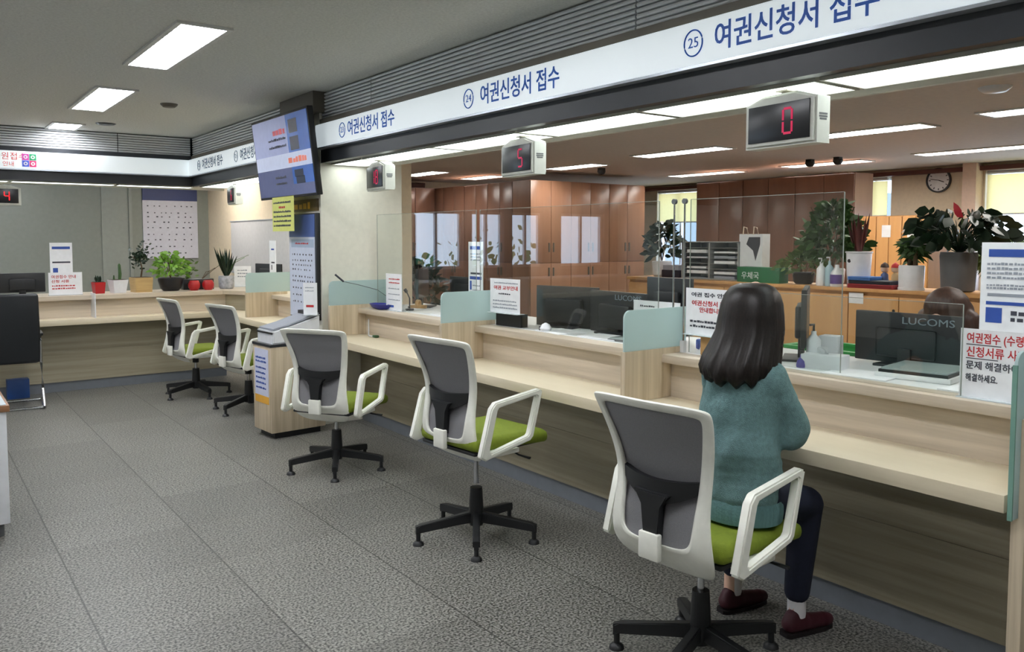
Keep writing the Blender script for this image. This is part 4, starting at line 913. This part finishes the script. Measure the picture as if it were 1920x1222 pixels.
t = thing('potted_plant', 'bushy bright lime green plant in a round black pot on the far counter', 'plant', (2.40, 9.68, CZ)); pot(t, [(.08, 0), (.11, .03), (.135, .12), (.13, .145), (.12, .145), (.115, .13)], M_potk, .13, .11); bushy(t, .13, .42, .19, 210, M_leafl, .035, .075)
t = thing('planter_tray', 'black rectangular planter behind the two red pots on the far counter', 'planter', (2.72, 9.80, CZ)); part('tray', bx(-.17, .17, -.07, .07, 0, .12, bev=.006), M_potk, t); g = G(); s = G()
for i in range(60):
    p = Vector((-.12+rnd.gauss(0, .045), rnd.gauss(0, .04), .22+rnd.gauss(0, .07))); g.leaf(p, p+Vector((rnd.uniform(-1, 1), rnd.uniform(-1, 1), rnd.uniform(-.2, 1))).normalized()*.06, .025)
for a in (.4, .9, 1.3): s.tube([(.05, 0, .11), (.08+a*.06, 0, .2), (.1+a*.12, 0, .18+a*.07)], .003, 5)
part('foliage', g, M_leafm, t); part('thin_stems', s, M_stem, t)
for x, l in ((2.63, 'left of the two round red pots on the far counter'), (2.785, 'right of the two round red pots on the far counter')):
    t = thing('red_pot', l, 'pot', (x, 9.60, CZ), 0, 'round red pots on the far counter'); pot(t, [(.04, 0), (.062, .03), (.066, .07), (.05, .105), (.045, .11), (.04, .10)], M_potr, .09, .04)
t = thing('potted_snake_plant', 'tall striped snake plant in a grey white pot at the counter corner', 'plant', (3.03, 9.72, CZ)); pot(t, [(.07, 0), (.085, .02), (.09, .13), (.085, .15), (.075, .15)], mat('mottled grey pot', (170, 174, 182), .3, var=.3, vs=(30, 30, 30)), .14, .07); swords(t, .14, 14, .36, M_leafd, .14, .036)
s = G()
for a in (0, .5): s.tube([(.02, 0, .15), (.1, .0, .3+a*.05), (.22+a*.1, 0, .36+a*.06)], .003, 5)
part('thin_stems', s, M_leafm, t)
# ------------------------------------------------------------------ black visitor chair, blue box, white table at the left edge
t = thing('visitor_chair', 'black cantilever visitor chair with chrome legs at the left picture edge', 'chair', (.72, 8.75, 0), R(-4))
g = G().box(-.28, .28, -.03, .02, .42, 1.06, bev=.024, seg=3)
for v in g.bm.verts: v.co.y -= .10*((v.co.z-.6) if v.co.z > .6 else 0)+.15*(0) ; v.co.x *= 1-.06*((v.co.z-.4))
part('backrest', g, mat('black leather', (20, 24, 28), .45, bump=.1), t, (0, 0, 0)); part('seat', bx(-.26, .26, .0, .47, .41, .48, bev=.024, seg=3), MATS['black leather'], t)
for s_ in (-1, 1):
    part('chrome_leg', G().tube([(s_*.27, -.16, .014), (s_*.29, .28, .014), (s_*.29, .35, .03), (s_*.29, .36, .4), (s_*.29, .30, .66), (s_*.29, .0, .68), (s_*.28, -.05, .62)] if False else
        [(s_*.285, .36, .014), (s_*.285, -.14, .014), (s_*.285, -.18, .03), (s_*.28, -.06, .18), (s_*.275, -.02, .42), (s_*.275, -.02, .62), (s_*.275, .02, .66), (s_*.275, .34, .66)], .0125, 10), M_chrome, t)
    part('arm_pad', bx(s_*.275-.025, s_*.275+.025, -.01, .30, .665, .69, bev=.006), M_black, t)
part('cross_bar', G().tube([(-.285, .33, .014), (.285, .33, .014)], .012, 8), M_chrome, t); part('cross_bar', G().tube([(-.285, -.13, .014), (.285, -.13, .014)], .0118, 8), M_chrome, t)
single('storage_box', bx(-.10, .09, -.06, .06, 0, .19, bev=.006), mat('deep blue plastic', (40, 76, 140), .4), 'blue box on the floor behind the black visitor chair', 'box', (.86, 9.33, 0))
t = thing('side_cabinet', 'white cabinet with a wooden edged top at the left picture edge', 'cabinet', (.0, 5.25, 0))
part('cabinet_body', bx(-.6, .40, -.27, .27, .07, .665, bev=.003), M_potw, t); part('top', bx(-.62, .415, -.285, .285, .665, .70, bev=.004), mat('brown wooden edge', (150, 108, 76), .5), t, label='brown wood edged top')
part('top_sheet', bx(-.6, .40, -.275, .275, .70, .704), mat('bluish white sheet', (205, 215, 220), .4), t)
for (x, y) in ((.36, -.23), (.36, .23), (-.55, -.23), (-.55, .23)): part('foot', G().tube([(x, y, 0), (x, y, .07)], .015, 10), M_potg, t)
box_thing('paper_stack', (.22, 5.2, .7045), R(15), (.21, .29, .01), 'white papers on the white cabinet at the left picture edge', 'papers', M_paper, 0)

# ------------------------------------------------------------------ office furniture
def tall_cab(name, loc, rz, w_, n, h, m, label, seam=None, handles=True, d=.45, group=None):
    """front faces local -Y, runs along +X"""
    t = thing(name, label, 'cabinet', loc, rz, group); dw = w_/n
    part('carcass', bx(0, w_, .02, d, 0, h), m, t)
    for i in range(n):
        a, b = i*dw+.004, (i+1)*dw-.004
        if seam:
            p = part('upper_door', bx(a, b, 0, .018, seam+.004, h-.01, bev=.002), m, t); q = part('lower_door', bx(a, b, 0, .018, .06, seam-.004, bev=.002), m, t)
            hx = b-.04 if i % 2 == 0 else a+.04
            if handles:
                part('handle', bx(hx-.012, hx+.012, -.012, 0, seam+.17, seam+.31), M_brown, p); part('handle', bx(hx-.012, hx+.012, -.012, 0, seam-.2, seam-.07), M_brown, q)
        else: part('door', bx(a, b, 0, .018, .06, h-.01, bev=.002), m, t)
    return t
M_cab2 = wood('darker red cabinet veneer', (124, 90, 74), (134, 98, 80), (8, 8, 1.2), .3)
def cabrow(x, y, rz, n, label_fn, m, seam, group, h=2.45, w_=.76):
    dx, dy = math.cos(rz), math.sin(rz)
    for i in range(n): tall_cab('tall_cabinet', (x+dx*w_*i, y+dy*w_*i, 0), rz, w_-.002, 2, h, m, label_fn(i), seam, group=group)
ordn = ['first', 'second', 'third', 'fourth', 'fifth', 'last']
cabrow(7.6, 9.8, 0, 3, lambda i: ordn[i]+' tall reddish cabinet counted from the outer corner towards the blind window', M_cab, 1.19, 'tall cabinets facing the lobby', 2.45, .81)
cabrow(7.6, 12.97, R(-90), 4, lambda i: ordn[3-i]+' tall dark red cabinet counted from the outer corner back towards the pillar', M_cab2, 1.19, 'tall cabinets turned to the pillar', 2.45, .679)
cabrow(5.98, 12.52, 0, 2, lambda i: ('left' if i == 0 else 'right')+' tall cabinet on the far office wall right beside the cream pillar', M_cab2, 1.19, 'tall cabinets on the far office wall', 2.45, .80)
cabrow(10.0, 8.66, R(-90), 3, lambda i: ordn[i]+' tall dark cabinet left to right behind the credenza plants', M_cab2, None, 'tall cabinets behind the credenza', 2.43, .885)
cabrow(8.5, 5.12, R(-90), 3, lambda i: ordn[i]+' orange locker left to right below the clock wall', M_cabo, None, 'orange lockers', 1.81, .285)
for i, y in enumerate((4.72, 4.44)):
    single('paper_label', bx(-.002, 0, -.05, .05, 0, .13), M_paper, 'white paper label on the '+('middle' if i == 0 else 'right')+' orange locker', 'label', (8.498, y, 1.58))
# credenza units
lab = ['low orange cabinet unit nearest the right picture edge', 'low orange cabinet unit behind the large black monitor', 'low orange cabinet unit behind the staff chair with a dark lock', 'low orange cabinet unit right of the woman\'s head', 'low orange cabinet unit behind the woman\'s head',
       'low orange cabinet unit at the left end under the grey file organiser']
y = 6.54
for i in range(6):
    t = thing('low_cabinet', lab[5-i], 'cabinet', (6.45, y, 0), R(-90), 'low orange cabinets'); w_ = .878
    part('carcass', bx(0, w_, .02, .44, 0, 1.118), M_cabo, t)
    for j in range(2):
        d = part('door', bx(j*w_/2+.004, (j+1)*w_/2-.004, 0, .018, .06, 1.09, bev=.002), M_cabo, t)
        if j == 0: part('lock', G().lathe([(.001, -.006), (.012, -.006), (.012, .004), (.001, .004)], 12, Matrix.Translation((w_/2-.04, 0, .98)) @ Matrix.Rotation(R(90), 4, 'X')).box(w_/2-.05, w_/2-.03, -.014, -.004, .93, .95), M_black, d)
    y -= .88
single('cabinet_top', bx(6.43, 6.92, 1.26, 6.55, 1.12, 1.15, bev=.003), M_cabo, 'long orange wood top running over the low cabinets', 'worktop')
CT = 1.1505
single('paper_label', bx(-.002, 0, -.065, .065, 0, .09), M_paper, 'white note on the low cabinets left of the large monitor', 'label', (6.4495, 3.83, 1.02))
# organiser
t = thing('file_organizer', 'grey file organiser with rows of shelves on the orange top', 'organiser', (6.60, 5.54, CT)); g = G(); mg = mat('grey steel organiser', (150, 152, 152), .4)
part('case', bx(.0, .30, -.37, -.355, 0, .385).box(0, .30, .355, .37, 0, .385).box(0, .3, -.01, .01, 0, .385).box(0, .3, -.37, .37, .375, .385).box(.29, .30, -.355, .355, 0, .375).box(0, .3, -.355, .355, 0, .01), mg, t)
for i in range(1, 7): part('shelf', bx(.005, .29, -.355, .355, i*.053, i*.053+.004), mg, t)
for i in range(6):
    for s_ in (-1, 1):
        if rnd.random() < .8: part('papers', bx(.02, .27, s_*.18-.13, s_*.18+.13, i*.053+.011 if i == 0 else i*.053+.005, i*.053+rnd.uniform(.012, .034)+.005), M_paper if rnd.random() < .6 else M_inkg, t)
t = thing('desk_printer', 'dark machine with papers on the orange top left of the organiser', 'printer', (6.6, 6.06, CT)); part('body', bx(0, .25, -.13, .13, 0, .08, bev=.006), mat('navy black plastic', (36, 38, 52), .4), t); part('paper_pile', bx(.0, .22, -.11, .11, .081, .13), M_inkg, t)
t = thing('potted_plant', 'dark bushy plant in a pale pot left of the file organiser', 'plant', (6.72, 6.30, CT)); pot(t, [(.08, 0), (.1, .02), (.11, .16), (.1, .17)], M_potw, .15, .09); bushy(t, .16, .58, .2, 160, M_leafd, .05, .12)
t = thing('shopping_bag', 'white paper shopping bag with a dark print on the orange top', 'bag', (6.62, 5.045, CT)); part('bag_body', bx(0, .12, -.135, .135, 0, .46), M_potw, t)
for q in (-.06, .06): part('handle', G().tube([(.0, q-.03, .455), (-.005, q-.015, .52), (-.005, q+.02, .53), (.0, q+.03, .455)], .005, 6), mat('cream cord', (220, 204, 180), .7), t)
part('dark_print', G().prism([(-.11, .43), (.02, .43), (.05, .36), (-.03, .30), (-.06, .2), (-.11, .36)], -.002, 0, 'x'), M_ink, t)
t = thing('green_box', 'dark green carton with a white word on the orange top', 'box', (6.55, 4.86, CT)); part('carton', bx(-.06, .08, -.24, .24, 0, .145, bev=.003), mat('dark green card', (20, 104, 62), .5), t); letters('우체국', .075, M_paper, t, (-.0605, .19, .06), FXe)
t = thing('potted_plant', 'low bushy plant behind the dark green carton', 'plant', (6.66, 4.48, CT)); pot(t, [(.07, 0), (.09, .02), (.1, .1), (.09, .11)], M_potk, .1, .08); bushy(t, .07, .30, .23, 230, M_leafm, .035, .07)
t = thing('potted_tree', 'tall leafy green plant in the middle of the orange top', 'plant', (6.74, 4.24, CT)); pot(t, [(.08, 0), (.1, .02), (.11, .14), (.1, .15)], M_potw, .14, .09)
bushy(t, .14, .73, .29, 640, M_leaf, .045, .10, 10)
t = thing('potted_snake_plant', 'reddish upright leaved plant in a tall white pot on the orange top', 'plant', (6.62, 3.915, CT)); pot(t, [(.088, 0), (.092, .01), (.105, .29), (.112, .295), (.112, .305), (.1, .305)], M_potw, .29, .1); swords(t, .29, 12, .36, M_leafr, .13, .035)
part('dark_dot', G().lathe([(.001, -.002), (.016, -.002), (.016, .002), (.001, .002)], 14, Matrix.Translation((-.098, .03, .225)) @ Matrix.Rotation(R(90), 4, 'Y')), M_black, t)
t = thing('white_bottle', 'white pump bottle left of the purple labelled bottle', 'bottle', (6.53, 4.215, CT)); part('bottle', G().lathe([(.04, 0), (.045, .02), (.04, .15), (.015, .18), (.015, .21)], 16), M_potw, t); part('pump', G().tube([(0, 0, .21), (0, 0, .24), (-.03, .01, .24)], .007, 8), M_potw, t)
t = thing('cleaner_bottle', 'clear bluish bottle in the bottle group on the orange top', 'bottle', (6.52, 4.13, CT)); part('bottle', G().lathe([(.035, 0), (.037, .01), (.036, .16), (.012, .19), (.012, .22)], 16), mat('pale blue plastic', (170, 200, 212), .25), t); part('pump', G().tube([(0, 0, .22), (0, 0, .25), (-.03, .01, .25)], .007, 8), M_potw, t)
t = thing('cleaner_bottle', 'white bottle with a purple label beside the tall white pot', 'bottle', (6.50, 4.045, CT)); part('bottle', G().lathe([(.05, 0), (.054, .01), (.052, .12), (.02, .16), (.018, .19)], 18), M_potw, t); part('purple_label', G().lathe([(.055, .025), (.055, .105)], 18), mat('purple label', (96, 70, 140), .4), t)
for (yy, zz, hh, ww, c, l, dx) in ((3.77, 0, .035, .40, (150, 40, 44), 'red binder at the bottom of the binder pile', 0), (3.78, .0352, .03, .38, (40, 42, 52), 'dark binder in the middle of the binder pile', .01), (3.87, .0655, .03, .20, (70, 120, 190), 'blue binder on top of the binder pile', .0)):
    t = thing('binder', l, 'binder', (6.56+dx, yy-.05, CT+zz), 0, 'pile of binders'); part('cover', bx(-.1, .1, -ww/2, ww/2, 0, hh, bev=.003), mat('binder '+str(c[0]), c, .5), t); part('pages', bx(-.1015, .09, -ww/2+.01, ww/2-.01, .006, hh-.006), mat('binder pages '+str(c[0]), tuple(int(v*.8) for v in c), .8), t)
for (yy, z, h, c1, c2, l) in ((3.725, .066, .12, (86, 104, 150), (72, 54, 44), 'small figurine in blue with brown hair behind the binders'), (3.63, .066, .14, (206, 176, 130), (190, 44, 44), 'small figurine with a red hat behind the binders')):
    t = thing('figurine', l, 'figurine', (6.70, yy, CT)); part('body', G().lathe([(.03, 0), (.034, .05), (.03, .11), (.012, .13)], 14), mat('fig '+str(c1[0]), c1, .6), t); part('head', G().lathe([(.005, .125), (.03, .14), (.034, .165), (.02, .185)], 14), mat('fig face', (225, 190, 160), .6), t); part('hat', G().lathe([(.036, .172), (.03, .195), (.004, .215)], 14), mat('fig '+str(c2[0]), c2, .6), t)
box_thing('small_box', (6.74, 3.54, CT), R(5), (.08, .11, .13), 'small blue and white box behind the binders', 'box', mat('blue white card', (110, 120, 190), .5))
t = thing('potted_plant', 'small branching plant in a short white pot on the orange top', 'plant', (6.56, 3.42, CT)); pot(t, [(.1, 0), (.1, .02), (.094, .022), (.098, .19), (.092, .2)], M_potw, .19, .09)
part('trunk', G().tube([(.0, .01, .19), (0, .02, .30)], [.026, .018], 8).tube([(.0, -.03, .19), (0, -.03, .32)], [.02, .014], 8), M_stem, t); g = G()
for i in range(110):
    a = rnd.uniform(0, 6.28); p = Vector((rnd.gauss(0, .03), rnd.gauss(0, .035), .34+rnd.gauss(0, .04))); g.leaf(p, p+Vector((math.cos(a), math.sin(a), rnd.uniform(-.7, .6))).normalized()*.11, .03, .02)
part('foliage', g, M_leaf, t)
t = thing('potted_anthurium', 'big dark leaved plant with a red flower in a large grey pot', 'plant', (6.66, 3.10, CT)); pot(t, [(.10, 0), (.12, .01), (.135, .28), (.13, .31), (.12, .31)], M_potg, .30, .12)
g = G(); s = G()
for i in range(95):
    a = rnd.uniform(0, 6.28); hh = .34+.30*rnd.random(); rr = .10+.20*rnd.random(); c = Vector((rr*math.cos(a)*.8, rr*math.sin(a)*1.15, hh)); s.tube([(0, 0, .3), tuple(c*.5+Vector((0, 0, .2))), tuple(c)], .004, 5)
    d = Vector((math.cos(a), math.sin(a), rnd.uniform(-.8, .1))).normalized()*.13; g.leaf(c, c+d, .085, .01); g.leaf(c+Vector((0, 0, .01)), c-d*.35, .07, 0)
part('foliage', g, M_leafd, t); part('stems', s, M_leafd, t); g = G(); g.leaf((-.05, -.03, .58), (-.05, .03, .70), .055, side=Vector((1, 0, 0))); g.leaf((-.06, -.05, .58), (-.07, .02, .64), .05, side=Vector((1, 0, 0))); part('flower', g, mat('dark red petals', (190, 30, 50), .5), t)
part('flower_stalk', G().tube([(0, 0, .3), (-.02, -.03, .62)], .005, 6), M_leaf, t)
t = thing('potted_plant', 'pale green trailing plant at the far right behind the blue board', 'plant', (7.15, 2.86, 0)); part('plant_stand', bx(-.14, .14, -.14, .14, 0, 1.15), M_black, t); part('pot', G().lathe([(.09, 1.15), (.11, 1.17), (.13, 1.32), (.12, 1.33)], 24), M_potk, t)
g = G()
for i in range(170):
    a = rnd.uniform(0, 6.28); l = rnd.uniform(.16, .32); b = Vector((.03*math.cos(a), .03*math.sin(a), 1.33)); m_ = Vector((l*.6*math.cos(a), l*.8*math.sin(a), 1.33+rnd.uniform(.1, .26))); e = m_+Vector((l*.5*math.cos(a), l*.5*math.sin(a), -rnd.uniform(.02, .25))); g.leaf(b, m_, .03); g.leaf(m_, e, .045)
part('foliage', g, M_leafm, t)
# dark plants seen at the pillar's right edge
t = thing('potted_plant', 'dark bushy plant standing behind the counter next to the pillar', 'plant', (5.45, 9.35, 0)); part('pot', G().lathe([(.12, 0), (.15, .02), (.18, .35), (.16, .36)], 24), M_potk, t); bushy(t, .35, 1.30, .40, 300, M_leafd, .06, .16, 12)
# clock
t = thing('wall_clock', 'round wall clock with a black rim on the beige office wall', 'clock', (11.99, 5.89, 2.40)); Rm = Matrix.Rotation(R(-90), 4, 'Y')
part('rim', G().lathe([(.155, 0), (.175, 0), (.175, .035), (.155, .035)], 40, Rm, ring=True), M_black, t); part('dial', G().lathe([(.001, .0), (.157, 0), (.157, .012), (.001, .012)], 40, Rm), M_paper, t)
g = G()
for i in range(12):
    a = R(30*i); g.box(-.016, -.0125, -.006, .006, .115, .14, M=Matrix.Rotation(a, 4, 'X'))
part('hour_marks', g, M_ink, t); part('hour_hand', bx(-.018, -.016, -.006, .006, 0, .08, M=Matrix.Rotation(R(110), 4, 'X')), M_black, t); part('minute_hand', bx(-.02, -.018, -.004, .004, 0, .12, M=Matrix.Rotation(R(-80), 4, 'X')), M_black, t)
# roller blinds
M_blind = mat('cream roller blind fabric', (252, 246, 224), .8, emis=0)
tb = M_blind.node_tree; bs_ = tb.nodes['Principled BSDF']; trn = tb.nodes.new('ShaderNodeBsdfTranslucent'); trn.inputs[0].default_value = lin((250, 238, 198)) + (1,); mxs = tb.nodes.new('ShaderNodeMixShader'); mxs.inputs[0].default_value = .62
tb.links.new(bs_.outputs[0], mxs.inputs[1]); tb.links.new(trn.outputs[0], mxs.inputs[2]); tb.links.new(mxs.outputs[0], tb.nodes['Material Output'].inputs[0])
for (a, b, z0, l) in ((3.22, 5.25, 1.91, 'wide cream roller blind on the window at the right picture edge'), (6.68, 7.16, 1.92, 'narrow cream roller blind left of the clock'), (10.32, 11.38, 1.89, 'cream roller blind between the two tall cabinet groups')):
    t = thing('roller_blind', l, 'blind', (12.03, (a+b)/2, z0)); h = (b-a)/2; part('blind_cloth', bx(0, .003, -h, h, 0, 2.44-z0), M_blind, t); part('bottom_bar', bx(-.005, .01, -h, h, -.02, 0), M_potw, t); part('roller', G().tube([(.0, -h, 2.47-z0), (.0, h, 2.47-z0)], .025, 12), M_potw, t)
single('outside_wall', bx(-3, 3, -5, 5, -1, 2.6), mat('grey outside wall', (120, 122, 120), .9), 'grey building wall outside the blind window between the cabinet groups', 'building', (20, 15, 0))
# office sun-lit outside: nothing but sky; a few trees outside the lobby windows for the reflections
for i, (x, y, h, l) in enumerate(((-7.4, 19.5, 3.4, 'round tree outside the far lobby windows, farther one'), (-3.6, 17.8, 3.0, 'round tree outside the far lobby windows, nearer one'))):
    t = thing('tree', l, 'tree', (x, y, -1.9)); part('trunk', G().tube([(0, 0, 0), (0, 0, h*.6)], .12, 10), M_stem, t); g = G()
    for q in range(240):
        p = Vector((rnd.gauss(0, .7), rnd.gauss(0, .8), h*.7+rnd.gauss(0, .55))); g.leaf(p, p+Vector((rnd.uniform(-1, 1), rnd.uniform(-1, 1), rnd.uniform(-1, 1)))*.25, .18)
    part('crown', g, M_leafm, t)
